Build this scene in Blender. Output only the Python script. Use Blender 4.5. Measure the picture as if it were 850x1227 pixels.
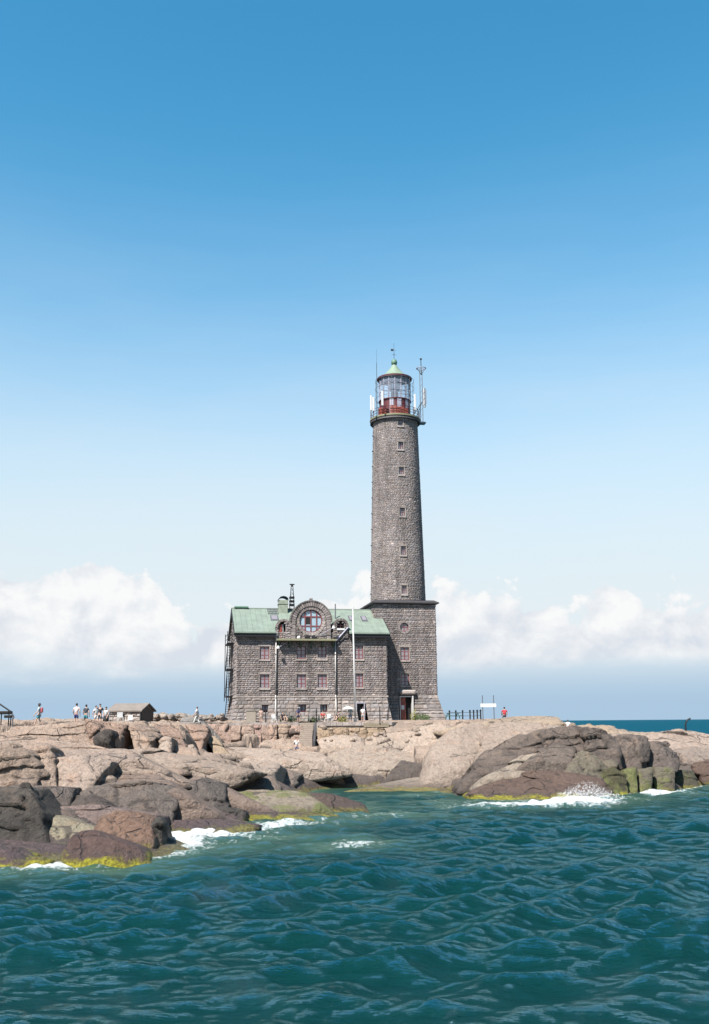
import bpy, bmesh, math, random
import numpy as np
from mathutils import Matrix, Vector

# ------------------------------------------------------------------ camera / world / sun
for o in list(bpy.data.objects):
    bpy.data.objects.remove(o)
SC = bpy.context.scene
COL = SC.collection
R = math.radians
PW, PH, FPX = 850.0, 1227.0, 1200.0          # photograph size and focal length in its pixels
PITCH = math.atan(251.5 / FPX)
ROLL = R(-0.45)
CAMZ = 6.0
CAMROT = Matrix.Rotation(R(90) + PITCH, 3, 'X') @ Matrix.Rotation(ROLL, 3, 'Z')
cam_d = bpy.data.cameras.new('camera')
cam = bpy.data.objects.new('camera', cam_d)
COL.objects.link(cam)
cam.location = (0, 0, CAMZ)
cam.rotation_euler = CAMROT.to_euler()
cam_d.sensor_fit = 'VERTICAL'
cam_d.sensor_height = 36.0
cam_d.lens = FPX / PH * 36.0
cam_d.clip_start = 0.5
cam_d.clip_end = 60000
SC.camera = cam
SC.render.resolution_x, SC.render.resolution_y = 709, 1024

EXPO = 1.6
SUN_AZ, SUN_EL = R(32), R(52)                # sun behind the camera, to its left
TOSUN = Vector((-math.sin(SUN_AZ) * math.cos(SUN_EL), -math.cos(SUN_AZ) * math.cos(SUN_EL), math.sin(SUN_EL)))
sun_d = bpy.data.lights.new('sun', 'SUN')
sun_d.energy = 5.0
sun_d.angle = R(0.53)
sun_d.color = (1.0, 0.95, 0.88)
sun = bpy.data.objects.new('sun', sun_d)
COL.objects.link(sun)
sun.location = TOSUN * 200
sun.rotation_euler = TOSUN.to_track_quat('Z', 'Y').to_euler()

SC.view_settings.view_transform = 'Standard'
SC.view_settings.look = 'None'
SC.view_settings.exposure = EXPO
SC.view_settings.gamma = 1.0
SC.view_settings.use_curve_mapping = False


class NT:
    """small helper to wire node trees"""
    def __init__(s, nt):
        s.nt = nt
        nt.nodes.clear()

    def node(s, typ, ins=None, **kw):
        n = s.nt.nodes.new(typ)
        for k, v in kw.items():
            setattr(n, k, v)
        for k, v in (ins or {}).items():
            s.put(n.inputs[k], v)
        return n

    def put(s, sock, v):
        if isinstance(v, bpy.types.NodeSocket):
            s.nt.links.new(v, sock)
        elif isinstance(v, (tuple, list)) and sock.type == 'RGBA' and len(v) == 3:
            sock.default_value = (*v, 1)
        else:
            sock.default_value = v

    def m(s, op, a, b=0.0, c=0.0, clamp=False):
        n = s.node('ShaderNodeMath', {0: a, 1: b, 2: c}, operation=op)
        n.use_clamp = clamp
        return n.outputs[0]

    def ss(s, x, lo, hi):
        n = s.node('ShaderNodeMapRange', {0: x, 1: lo, 2: hi, 3: 0.0, 4: 1.0}, interpolation_type='SMOOTHSTEP')
        return n.outputs[0]

    def mr(s, x, lo, hi, a, b):
        return s.node('ShaderNodeMapRange', {0: x, 1: lo, 2: hi, 3: a, 4: b}).outputs[0]

    def mix(s, f, a, b, blend='MIX'):
        n = s.node('ShaderNodeMix', data_type='RGBA', blend_type=blend)
        n.clamp_factor = True
        s.put(n.inputs[0], f)
        s.put(n.inputs[6], a)
        s.put(n.inputs[7], b)
        return n.outputs[2]

    def noise(s, vec, scale, detail=4, rough=0.55, dist=0.0):
        return s.node('ShaderNodeTexNoise', {'Vector': vec, 'Scale': scale, 'Detail': detail, 'Roughness': rough,
                                             'Distortion': dist}).outputs[0]


world = bpy.data.worlds.new('World')
SC.world = world
world.use_nodes = True
W = NT(world.node_tree)
SKY_STRENGTH = 0.0625
sky = W.node('ShaderNodeTexSky', sky_type='NISHITA')
sky.sun_disc = False
sky.sun_elevation = SUN_EL
sky.sun_rotation = math.atan2(TOSUN.x, TOSUN.y)
sky.altitude = 0
sky.air_density = 1.0
sky.dust_density = 0.35
sky.ozone_density = 2.2
tc = W.node('ShaderNodeTexCoord').outputs['Generated']
sep = W.node('ShaderNodeSeparateXYZ', {0: tc})
el = W.m('MULTIPLY', W.m('ARCSINE', sep.outputs[2]), 57.2958)
az = W.m('MULTIPLY', W.m('ARCTAN2', sep.outputs[0], sep.outputs[1]), 57.2958)
k = 1.0 / (SKY_STRENGTH * 2 ** EXPO)          # cloud whites are given as displayed values
hsv = W.node('ShaderNodeHueSaturation', {'Hue': 0.477, 'Saturation': 1.32, 'Value': 1.17, 'Color': sky.outputs[0]}).outputs[0]
# thin veil of high cloud above the cumulus
streak = W.noise(W.node('ShaderNodeCombineXYZ', {0: W.m('MULTIPLY', az, 0.04), 1: W.m('MULTIPLY', el, 0.2), 2: 3.7}).outputs[0], 1.0, 5, 0.6)
el2 = W.m('ADD', el, W.m('MULTIPLY', W.m('SUBTRACT', streak, 0.5), 5.0))
veil = W.m('POWER', W.m('SUBTRACT', 1.0, W.ss(el2, 6.0, 42.0)), 2.4)
skyc = W.mix(W.m('MULTIPLY', veil, 0.97), hsv, (0.77 * k, 0.845 * k, 0.885 * k))
# hazy blue strip just above the sea
low = W.m('SUBTRACT', 1.0, W.ss(el, 0.8, 5.0))
skyc = W.mix(W.m('MULTIPLY', low, 0.97), skyc, (0.405 * k, 0.57 * k, 0.74 * k))
# cumulus bank all round the horizon
def cvec(dx, dy, sx, sy, seed):
    return W.node('ShaderNodeCombineXYZ', {0: W.m('MULTIPLY', W.m('ADD', az, dx), sx), 1: W.m('MULTIPLY', W.m('ADD', el, dy), sy), 2: seed}).outputs[0]
top = W.noise(cvec(4.0, 0, 0.085, 0.0, 1.3), 1.0, 2, 0.5)
htop = W.mr(top, 0.3, 0.7, 5.8, 8.8)
n1 = W.noise(cvec(0, 0, 0.30, 0.36, 5.2), 1.0, 9, 0.56, 0.25)
n1s = W.noise(cvec(0.55, -0.75, 0.30, 0.36, 5.2), 1.0, 9, 0.56, 0.25)
n2 = W.noise(cvec(0, 0, 0.10, 0.35, 9.1), 1.0, 4, 0.6)
d = W.m('ADD', W.m('DIVIDE', W.m('SUBTRACT', htop, el), 2.0), W.m('MULTIPLY', W.m('SUBTRACT', n1, 0.5), 5.5))
a_top = W.ss(d, -0.02, 0.34)
a_bot = W.ss(W.m('ADD', el, W.m('MULTIPLY', W.m('SUBTRACT', n2, 0.5), 3.5)), 2.3, 3.9)
alpha = W.m('MULTIPLY', W.m('MULTIPLY', a_top, a_bot), 0.93)
lit = W.m('ADD', 0.62, W.m('MULTIPLY', W.m('SUBTRACT', n1, n1s), 3.4))
lit = W.m('ADD', lit, W.mr(el, 3.0, 8.0, -0.28, 0.22), clamp=True)
ccol = W.mix(lit, (0.70 * k, 0.745 * k, 0.82 * k), (0.965 * k, 0.965 * k, 0.965 * k))
skyc = W.mix(alpha, skyc, ccol)
bg = W.node('ShaderNodeBackground', {'Color': skyc, 'Strength': SKY_STRENGTH})
wo = W.node('ShaderNodeOutputWorld', {'Surface': bg.outputs[0]})

# ------------------------------------------------------------------ helpers
rng = random.Random(7)


def ray(px, py):
    d = Vector(((px - PW / 2) / FPX, -(py - PH / 2) / FPX, -1.0))
    return CAMROT @ d


def at(px, py, Y):
    """point on the photograph's sight line at world distance Y"""
    d = ray(px, py)
    t = Y / d.y
    return Vector((d.x * t, Y, CAMZ + d.z * t))


def onz(px, py, z=0.0):
    """point on the photograph's sight line at height z"""
    d = ray(px, py)
    t = (z - CAMZ) / d.z
    return Vector((d.x * t, d.y * t, z))


def link(o, parent=None):
    COL.objects.link(o)
    if parent is not None:
        o.parent = parent
    return o


def tag(o, label=None, cat=None, group=None, kind=None):
    if label:
        o['label'] = label
    if cat:
        o['category'] = cat
    if group:
        o['group'] = group
    if kind:
        o['kind'] = kind
    return o


def empty(name, loc, rz=0.0, label=None, cat=None, group=None):
    o = bpy.data.objects.new(name, None)
    o.location = loc
    o.rotation_euler = (0, 0, rz)
    o.empty_display_size = 0.3
    link(o)
    return tag(o, label, cat, group)


def mesh_obj(name, verts, faces, mat, parent=None, smooth=False):
    me = bpy.data.meshes.new(name)
    me.from_pydata(verts, [], faces)
    me.materials.append(mat)
    if smooth:
        me.polygons.foreach_set('use_smooth', [True] * len(me.polygons))
    me.update()
    o = bpy.data.objects.new(name, me)
    return link(o, parent)


class MB:
    """collects shapes of one part"""
    def __init__(s):
        s.v = []
        s.f = []

    def add(s, vs, fs):
        b = len(s.v)
        s.v += [tuple(p) for p in vs]
        s.f += [tuple(i + b for i in f) for f in fs]
        return s

    def box(s, x0, x1, y0, y1, z0, z1, bev=0.0):
        if bev <= 0:
            vs = [(x, y, z) for x in (x0, x1) for y in (y0, y1) for z in (z0, z1)]
            fs = [(0, 1, 3, 2), (4, 6, 7, 5), (0, 4, 5, 1), (2, 3, 7, 6), (0, 2, 6, 4), (1, 5, 7, 3)]
            return s.add(vs, fs)
        bm = bmesh.new()
        bmesh.ops.create_cube(bm, size=1)
        for v in bm.verts:
            v.co = ((x0 + x1) / 2 + v.co.x * (x1 - x0), (y0 + y1) / 2 + v.co.y * (y1 - y0), (z0 + z1) / 2 + v.co.z * (z1 - z0))
        bmesh.ops.bevel(bm, geom=bm.edges[:], offset=bev, segments=1, affect='EDGES', clamp_overlap=True)
        bm.verts.index_update()
        s.add([v.co[:] for v in bm.verts], [[v.index for v in f.verts] for f in bm.faces])
        bm.free()
        return s

    def tube(s, a, b, r0, r1=None, n=8, cap=True):
        a, b = Vector(a), Vector(b)
        r1 = r0 if r1 is None else r1
        ax = (b - a).normalized()
        q = ax.to_track_quat('Z', 'Y')
        vs = []
        for p, r in ((a, r0), (b, r1)):
            for i in range(n):
                t = 2 * math.pi * i / n
                vs.append(p + q @ Vector((r * math.cos(t), r * math.sin(t), 0)))
        fs = [(i, (i + 1) % n, n + (i + 1) % n, n + i) for i in range(n)]
        if cap:
            fs += [tuple(range(n - 1, -1, -1)), tuple(range(n, 2 * n))]
        return s.add(vs, fs)

    def path(s, pts, r, n=6):
        for a, b in zip(pts[:-1], pts[1:]):
            s.tube(a, b, r, r, n)
        return s

    def lathe(s, prof, n=32, c=(0, 0), a0=0.0, a1=2 * math.pi):
        full = abs(a1 - a0 - 2 * math.pi) < 1e-6
        k = n if full else n + 1
        vs = []
        for (r, z) in prof:
            for i in range(k):
                t = a0 + (a1 - a0) * i / n
                vs.append((c[0] + r * math.sin(t), c[1] - r * math.cos(t), z))
        fs = []
        for j in range(len(prof) - 1):
            for i in range(n):
                i2 = (i + 1) % k
                fs.append((j * k + i, j * k + i2, (j + 1) * k + i2, (j + 1) * k + i))
        return s.add(vs, fs)

    def ring(s, r, z, w, n=32, c=(0, 0)):
        pts = [(c[0] + r * math.cos(2 * math.pi * i / n), c[1] + r * math.sin(2 * math.pi * i / n), z) for i in range(n + 1)]
        return s.path(pts, w, 5)

    def extr(s, poly, y0, y1):
        """polygon in (x,z) extruded from y0 to y1"""
        n = len(poly)
        vs = [(x, y0, z) for x, z in poly] + [(x, y1, z) for x, z in poly]
        fs = [tuple(range(n)), tuple(range(2 * n - 1, n - 1, -1))] + [(i, n + i, n + (i + 1) % n, (i + 1) % n) for i in range(n)]
        return s.add(vs, fs)

    def build(s, name, mat, parent=None, smooth=False):
        return mesh_obj(name, s.v, s.f, mat, parent, smooth)


# ---- numpy noise
def _h(ix, iy, iz, seed):
    n = (ix * 374761393 + iy * 668265263 + iz * 2147483647 + seed * 1274126177) & 0xFFFFFFFF
    n = ((n ^ (n >> 13)) * 1274126177) & 0xFFFFFFFF
    n = ((n ^ (n >> 16)) * 2246822519) & 0xFFFFFFFF
    return ((n ^ (n >> 15)) & 0xFFFFFF) / float(0xFFFFFF)


def vnoise(x, y, z, seed=0):
    x, y, z = (np.asarray(a, dtype=np.float64) for a in (x, y, z))
    ix, iy, iz = (np.floor(a).astype(np.int64) for a in (x, y, z))
    fx, fy, fz = x - ix, y - iy, z - iz
    fx, fy, fz = (f * f * f * (f * (f * 6 - 15) + 10) for f in (fx, fy, fz))
    out = 0.0
    for dx in (0, 1):
        wx = fx if dx else 1 - fx
        for dy in (0, 1):
            wy = fy if dy else 1 - fy
            for dz in (0, 1):
                wz = fz if dz else 1 - fz
                out = out + wx * wy * wz * _h(ix + dx, iy + dy, iz + dz, seed)
    return out * 2 - 1


def fbm(x, y, z, seed=0, octv=4, gain=0.5):
    a, f, s = 1.0, 1.0, 0.0
    for o in range(octv):
        s = s + a * vnoise(x * f, y * f, z * f, seed + o * 17)
        a *= gain
        f *= 2.03
    return s


# ------------------------------------------------------------------ materials
def plain(name, col, rough=0.6, metal=0.0, var=0.18, scale=6.0, bump=0.0, spec=0.4):
    m = bpy.data.materials.new(name)
    m.use_nodes = True
    n = NT(m.node_tree)
    g = n.node('ShaderNodeNewGeometry').outputs['Position']
    col = tuple(q * 0.47 for q in col)
    no = n.noise(g, scale, 5, 0.6)
    c = n.mix(1.0, col, n.node('ShaderNodeCombineColor', {0: n.mr(no, 0.25, 0.75, 1 - var, 1 + var), 1: n.mr(no, 0.25, 0.75, 1 - var, 1 + var), 2: n.mr(no, 0.25, 0.75, 1 - var, 1 + var)}).outputs[0], 'MULTIPLY')
    b = n.node('ShaderNodeBsdfPrincipled', {'Base Color': c, 'Roughness': rough, 'Metallic': metal, 'Specular IOR Level': spec})
    if bump:
        bp = n.node('ShaderNodeBump', {'Height': n.noise(g, scale * 3, 5, 0.6), 'Strength': bump, 'Distance': 0.05})
        n.put(b.inputs['Normal'], bp.outputs[0])
    n.node('ShaderNodeOutputMaterial', {'Surface': b.outputs[0]})
    return m


def masonry(name, col, var=0.25):
    """rock faced stone, each stone tinted by its own 'tint' attribute"""
    m = bpy.data.materials.new(name)
    m.use_nodes = True
    n = NT(m.node_tree)
    g = n.node('ShaderNodeNewGeometry').outputs['Position']
    t = n.node('ShaderNodeAttribute', attribute_name='tint')
    c = n.mix(1.0, col, t.outputs['Color'], 'MULTIPLY')
    no = n.noise(g, 0.35, 4, 0.6)
    f = n.mr(no, 0.3, 0.7, 1 - var, 1 + var)
    c = n.mix(1.0, c, n.node('ShaderNodeCombineColor', {0: f, 1: f, 2: f}).outputs[0], 'MULTIPLY')
    stk = n.noise(n.node('ShaderNodeMapping', {'Vector': g, 'Scale': (1.1, 1.1, 0.09)}).outputs[0], 1.0, 5, 0.6)
    f3 = n.mr(stk, 0.45, 0.68, 1.06, 0.66)
    c = n.mix(1.0, c, n.node('ShaderNodeCombineColor', {0: f3, 1: f3, 2: f3}).outputs[0], 'MULTIPLY')
    sp = n.noise(g, 9.0, 3, 0.7)
    f2 = n.mr(sp, 0.3, 0.7, 0.72, 1.25)
    c = n.mix(1.0, c, n.node('ShaderNodeCombineColor', {0: f2, 1: f2, 2: f2}).outputs[0], 'MULTIPLY')
    bp = n.node('ShaderNodeBump', {'Height': n.noise(g, 7.0, 4, 0.65), 'Strength': 0.8, 'Distance': 0.06})
    b = n.node('ShaderNodeBsdfPrincipled', {'Base Color': c, 'Roughness': 0.9, 'Specular IOR Level': 0.2, 'Normal': bp.outputs[0]})
    n.node('ShaderNodeOutputMaterial', {'Surface': b.outputs[0]})
    return m


def granite(name, zones):
    m = bpy.data.materials.new(name)
    m.use_nodes = True
    n = NT(m.node_tree)
    g = n.node('ShaderNodeNewGeometry').outputs['Position']
    oi = n.node('ShaderNodeObjectInfo')
    z = n.node('ShaderNodeSeparateXYZ', {0: g}).outputs[2]
    base = n.mix(1.0, oi.outputs['Color'], (0.472, 0.448, 0.428), 'MULTIPLY')
    big = n.noise(g, 0.22, 6, 0.6)
    mid = n.noise(g, 1.1, 6, 0.65, 0.4)
    fine = n.noise(g, 7.0, 6, 0.7)
    if zones:
        # lichen-dark belt of bare rock below the storm line
        zz = n.m('ADD', z, n.m('MULTIPLY', n.m('SUBTRACT', big, 0.5), 2.6))
        base = n.mix(n.m('SUBTRACT', 1.0, n.ss(zz, 1.1, 2.9)), base, (0.065, 0.052, 0.047))
    else:
        # neighbouring rocks share the shore's belts of dark and bare granite, in ragged patches
        zz = n.m('ADD', z, n.m('MULTIPLY', n.m('SUBTRACT', big, 0.5), 3.4))
        zone = n.mix(n.ss(zz, 1.5, 3.3), (0.070, 0.057, 0.052), (0.215, 0.168, 0.135))
        base = n.mix(n.mr(mid, 0.40, 0.68, 0.0, 0.30), base, zone)
    # pinkish and ochre patches
    base = n.mix(n.m('MULTIPLY', n.ss(mid, 0.50, 0.72), 0.45), base, n.mix(1.0, base, (1.10, 0.86, 0.72), 'MULTIPLY'))
    base = n.mix(n.m('MULTIPLY', n.ss(big, 0.45, 0.7), 0.45), base, n.mix(1.0, base, (0.66, 0.66, 0.68), 'MULTIPLY'))
    lich = n.noise(g, 2.6, 6, 0.72, 0.5)
    base = n.mix(n.m('MULTIPLY', n.ss(lich, 0.52, 0.62), 0.42), base, n.mix(1.0, base, (0.50, 0.50, 0.52), 'MULTIPLY'))
    base = n.mix(n.m('MULTIPLY', n.ss(lich, 0.46, 0.36), 0.30), base, n.mix(1.0, base, (1.30, 1.26, 1.20), 'MULTIPLY'))
    f = n.mr(fine, 0.25, 0.75, 0.62, 1.38)
    base = n.mix(1.0, base, n.node('ShaderNodeCombineColor', {0: f, 1: f, 2: f}).outputs[0], 'MULTIPLY')
    # dark run-off streaks
    st = n.noise(n.node('ShaderNodeMapping', {'Vector': g, 'Scale': (2.2, 2.2, 0.35)}).outputs[0], 1.0, 5, 0.6)
    base = n.mix(n.m('MULTIPLY', n.ss(st, 0.54, 0.68), 0.55), base, n.mix(1.0, base, (0.5, 0.48, 0.47), 'MULTIPLY'))
    # joints
    vor = n.node('ShaderNodeTexVoronoi', {'Vector': n.node('ShaderNodeVectorMath', {0: g, 1: n.node('ShaderNodeVectorMath', {0: n.node('ShaderNodeTexNoise', {'Vector': g, 'Scale': 0.7, 'Detail': 3.0}).outputs[1], 1: (1.4, 1.4, 1.4)}, operation='MULTIPLY').outputs[0]}, operation='ADD').outputs[0], 'Scale': 0.30}, feature='DISTANCE_TO_EDGE')
    crack = n.m('SUBTRACT', 1.0, n.ss(vor.outputs[0], 0.0, 0.022))
    crack = n.m('MULTIPLY', crack, n.ss(big, 0.50, 0.60))
    base = n.mix(n.m('MULTIPLY', crack, 0.65), base, (0.045, 0.038, 0.036))
    jn = n.node('ShaderNodeAttribute', attribute_name='joint').outputs['Fac']
    base = n.mix(n.m('MULTIPLY', n.ss(n.m('ADD', jn, n.m('MULTIPLY', n.m('SUBTRACT', fine, 0.5), 0.7)), 0.35, 0.75), 0.72), base, (0.030, 0.025, 0.024))
    # wet foot and algae at the waterline
    zw = n.m('ADD', z, n.m('MULTIPLY', n.m('SUBTRACT', mid, 0.5), 1.4))
    wet = n.m('SUBTRACT', 1.0, n.ss(zw, 0.15, 0.85))
    base = n.mix(n.m('MULTIPLY', wet, 0.6), base, (0.035, 0.025, 0.022))
    al = oi.outputs['Alpha']
    alg = n.m('MULTIPLY', n.m('SUBTRACT', 1.0, n.ss(zw, 0.08, 0.40)), al)
    base = n.mix(n.m('MULTIPLY', alg, 1.0), base, n.mix(n.ss(fine, 0.4, 0.6), (0.075, 0.068, 0.008), (0.20, 0.18, 0.014)))
    rough = n.mr(wet, 0, 1, 0.82, 0.42)
    h = n.m('ADD', n.m('ADD', n.m('MULTIPLY', mid, 1.0), n.m('MULTIPLY', lich, 0.5)), n.m('MULTIPLY', fine, 0.3))
    h = n.m('SUBTRACT', h, n.m('MULTIPLY', crack, 0.5))
    bp = n.node('ShaderNodeBump', {'Height': h, 'Strength': 1.0, 'Distance': 0.42})
    b = n.node('ShaderNodeBsdfPrincipled', {'Base Color': base, 'Roughness': rough, 'Specular IOR Level': 0.25, 'Normal': bp.outputs[0]})
    n.node('ShaderNodeOutputMaterial', {'Surface': b.outputs[0]})
    return m


def moss_granite(name):
    """granite with a green algae coat on its upper wet parts"""
    m = granite(name, False)
    nt = m.node_tree
    n = NT.__new__(NT)
    n.nt = nt
    b = [x for x in nt.nodes if x.type == 'BSDF_PRINCIPLED'][0]
    src = b.inputs['Base Color'].links[0].from_socket
    g = n.node('ShaderNodeNewGeometry').outputs['Position']
    no = n.noise(g, 0.55, 5, 0.6)
    c = n.mix(n.m('MULTIPLY', n.ss(no, 0.47, 0.60), 0.85), src, n.mix(n.noise(g, 5, 4, 0.6), (0.05, 0.06, 0.018), (0.115, 0.118, 0.042)))
    nt.links.new(c, b.inputs['Base Color'])
    return m


GRAN_Z = granite('granite_bedrock', True)
GRAN = granite('granite_rock', False)
GRAN_G = moss_granite('granite_with_algae')
STONE = masonry('grey_rockface_stone', (0.142, 0.123, 0.118), 0.15)
PLINTH = masonry('pale_plinth_stone', (0.160, 0.140, 0.132), 0.15)
TRIM = masonry('dressed_granite_trim', (0.205, 0.178, 0.165), 0.1)
CORE = plain('dark_interior', (0.012, 0.011, 0.012), 0.9, 0, 0.1)
SLATE = plain('dark_slate', (0.055, 0.05, 0.055), 0.7, 0, 0.25, 3)
COPPER = plain('green_painted_sheet_roof', (0.235, 0.29, 0.24), 0.6, 0, 0.24, 0.8)
COPPERD = plain('verdigris', (0.12, 0.24, 0.17), 0.6, 0, 0.25, 4)
CREAM = plain('faded_yellow_green_roof', (0.27, 0.36, 0.27), 0.5, 0, 0.16, 2)
DRED = plain('dark_red_paint', (0.13, 0.022, 0.028), 0.5, 0, 0.2, 5)
RED = plain('red_window_paint', (0.24, 0.07, 0.075), 0.5, 0, 0.2, 5)
ORANGE = plain('orange_red_paint', (0.30, 0.065, 0.04), 0.5, 0, 0.3, 3)
WHITE = plain('white_paint', (0.78, 0.77, 0.76), 0.45, 0, 0.06, 4)
LAV = plain('pale_grey_paint', (0.42, 0.41, 0.50), 0.45, 0, 0.1, 4)
DARK = plain('black_metal', (0.018, 0.017, 0.02), 0.5, 0.3, 0.2, 5)
STEEL = plain('grey_metal', (0.28, 0.28, 0.30), 0.4, 0.6, 0.15, 5)
PIPE = plain('off_white_pipe', (0.56, 0.53, 0.51), .5, 0, .15, 3)
CURT = plain('pale_curtain', (0.42, 0.33, 0.33), 0.9, 0, 0.2, 3)
WOOD = plain('weathered_wood', (0.34, 0.28, 0.20), 0.8, 0, 0.25, 5, 0.3)
CONC = plain('pale_concrete', (0.37, 0.30, 0.245), 0.85, 0, 0.18, 3, 0.3)
OLIVE = plain('olive_slab_edge', (0.26, 0.25, 0.15), 0.7, 0, 0.2, 4)
GREENP = plain('dark_green_paint', (0.02, 0.075, 0.045), 0.5, 0, 0.2, 5)
BOX = plain('beige_panel', (0.38, 0.33, 0.27), 0.8, 0, 0.1, 3)
HUTROOF = plain('grey_brown_hut_roof', (0.25, 0.21, 0.185), 0.85, 0, 0.18, 2, 0.3)
HUTWALL = masonry('hut_stone', (0.18, 0.155, 0.14))
LEAF = plain('low_plant_leaves', (0.06, 0.10, 0.025), 0.7, 0, 0.4, 8)
LEAFY = plain('yellow_plant_leaves', (0.24, 0.22, 0.03), 0.7, 0, 0.4, 8)
LENS = plain('lantern_lens', (0.55, 0.58, 0.62), 0.08, 0.3, 0.05, 2, 0, 0.8)


def glass_mat(name, col, rough=0.05, alpha=None):
    m = bpy.data.materials.new(name)
    m.use_nodes = True
    n = NT(m.node_tree)
    g = n.node('ShaderNodeNewGeometry').outputs['Position']
    no = n.noise(g, 1.5, 2, 0.5)
    bp = n.node('ShaderNodeBump', {'Height': no, 'Strength': 0.1, 'Distance': 0.05})
    b = n.node('ShaderNodeBsdfPrincipled', {'Base Color': n.mix(no, col, tuple(c * 1.3 for c in col)), 'Roughness': rough, 'Specular IOR Level': 0.8, 'Normal': bp.outputs[0]})
    sh = b.outputs[0]
    if alpha is not None:
        tr = n.node('ShaderNodeBsdfTransparent')
        sh = n.node('ShaderNodeMixShader', {0: alpha, 1: tr.outputs[0], 2: b.outputs[0]}).outputs[0]
    n.node('ShaderNodeOutputMaterial', {'Surface': sh})
    return m


GLASS = glass_mat('window_glass', (0.13, 0.115, 0.125))
LGLASS = glass_mat('lantern_glass', (0.35, 0.4, 0.5), 0.03, 0.22)

# ------------------------------------------------------------------ sea floor / bedrock heightfield
CTRL = []


def cp(px, py, Y, dz=0.0):
    p = at(px, py, Y)
    CTRL.append((p.x, p.y, p.z + dz))


def cw(x, y, z):
    CTRL.append((x, y, z))


SHORE_L = [(-40, 1046), (0, 1040), (40, 1040), (100, 1036), (165, 1033), (190, 1006), (225, 991), (260, 986), (330, 979), (380, 975), (428, 971)]
SHORE_C = [(400, 961), (372, 950), (348, 940), (385, 937), (430, 936), (480, 937)]
SHORE_R = [(492, 943), (520, 950), (560, 957), (600, 961), (650, 960), (700, 957), (750, 950), (800, 945), (850, 940), (900, 937)]
for px, py in SHORE_L + SHORE_R:
    p = onz(px, py)
    cw(p.x, p.y, -0.15)
    cw(p.x, p.y - 4, -2.2)
for px, py in SHORE_C:
    p = onz(px, py)
    cw(p.x, p.y, -0.1)
for px, py, z in [(420, 954, -1.6), (392, 946, -1.1), (450, 944, -1.2), (470, 958, -2.2)]:
    p = onz(px, py)
    cw(p.x, p.y, z)
for q in [(0, 50, -4), (20, 60, -4), (42, 68, -4), (10, 66, -3.5), (-18, 38, -4), (-50, 34, -4), (0, 38, -5), (70, 70, -4), (80, 95, -2), (75, 130, -2), (40, 38, -5), (-80, 30, -4),
          (20, 165, -3), (50, 150, -3), (62, 138, -2), (-20, 175, -3), (-60, 170, -3), (-90, 140, 1), (-90, 90, 3), (-75, 60, 1), (80, 160, -3), (36, 140, -1)]:
    cw(*q)
for q in [(0, 988, 51), (60, 985, 53), (130, 980, 55), (200, 980, 61), (250, 972, 66), (300, 958, 69), (340, 955, 72), (395, 966, 75),
          (-40, 950, 55), (0, 950, 56), (60, 950, 58), (130, 950, 60), (200, 950, 64), (260, 948, 69), (310, 945, 75),
          (-40, 922, 60), (0, 924, 61), (60, 930, 62), (130, 922, 65), (200, 930, 69), (260, 934, 76), (310, 932, 84),
          (-40, 897, 67), (0, 897, 68), (60, 899, 69), (130, 899, 71), (200, 908, 76), (250, 917, 84), (300, 921, 90), (340, 930, 97),
          (-40, 868, 74), (0, 868, 75), (60, 868, 76), (130, 870, 77), (200, 882, 82), (225, 888, 90),
          (-40, 864, 82), (0, 863.5, 82), (60, 863, 84), (130, 863, 87), (200, 864.5, 92), (235, 866, 99),
          (0, 866, 120), (60, 866, 120), (130, 865, 112), (200, 863, 112), (250, 865, 112), (0, 868, 145), (130, 868, 145),
          (245, 889, 101), (300, 889, 103), (355, 892, 104), (420, 886, 106), (460, 881, 108),
          (260, 905, 95), (310, 908, 95), (350, 912, 98), (400, 904, 100), (450, 902, 102), (500, 905, 101), (380, 929, 100), (450, 928, 101.5), (500, 932, 98),
          (245, 868, 108), (300, 867.5, 109), (360, 867, 110), (420, 866, 111), (470, 864, 112), (530, 863, 113),
          (300, 865, 118), (400, 865, 120), (480, 862, 122), (540, 863, 122), (300, 866, 140), (400, 866, 140), (480, 866, 140),
          (520, 905, 99), (535, 885, 102), (560, 868, 106), (600, 863, 105), (580, 864, 112),
          (560, 935, 91), (600, 905, 91), (600, 935, 86), (640, 872, 95), (650, 860, 102), (690, 874, 96), (740, 886, 99), (690, 925, 88), (740, 922, 93), (780, 895, 101), (800, 920, 97), (850, 905, 104),
          (800, 880, 116), (850, 888, 118), (650, 861, 115), (720, 872, 118), (760, 880, 114)]:
    cp(*q)
# ---- the rocks, as data: outline in photograph pixels, distance of the foot, depth, colour
RK = []


def rock(*args, **kw):
    RK.append((args, kw))
    outline, D, T = args[0], args[1], args[2]
    kf = args[4] if len(args) > 4 else .25
    ys_ = [q[1] for q in outline]
    y0, y1 = min(ys_), max(ys_)
    xa, xb = min(q[0] for q in outline), max(q[0] for q in outline)
    if kw.get('free'):
        return
    for f_ in (.2, .5, .8):
        px = xa + (xb - xa) * f_
        p = at(px, y1 - 1.0, D + .2)
        if p.z > 0.35:
            cw(p.x, p.y, p.z - .05)
        q = at(px, y0 + .25 * (y1 - y0), D + kf * T * .75)
        cw(q.x, D + T * .7, max(p.z, q.z - .5))


TAN = (0.46, 0.36, 0.295)
PINK = (0.45, 0.32, 0.255)
PALE = (0.50, 0.42, 0.36)
GREY = (0.30, 0.255, 0.225)
DGREY = (0.165, 0.14, 0.128)
BROWN = (0.175, 0.115, 0.092)
PURP = (0.17, 0.115, 0.125)
OLIV = (0.23, 0.208, 0.155)
DARKG = (0.095, 0.09, 0.082)


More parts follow.
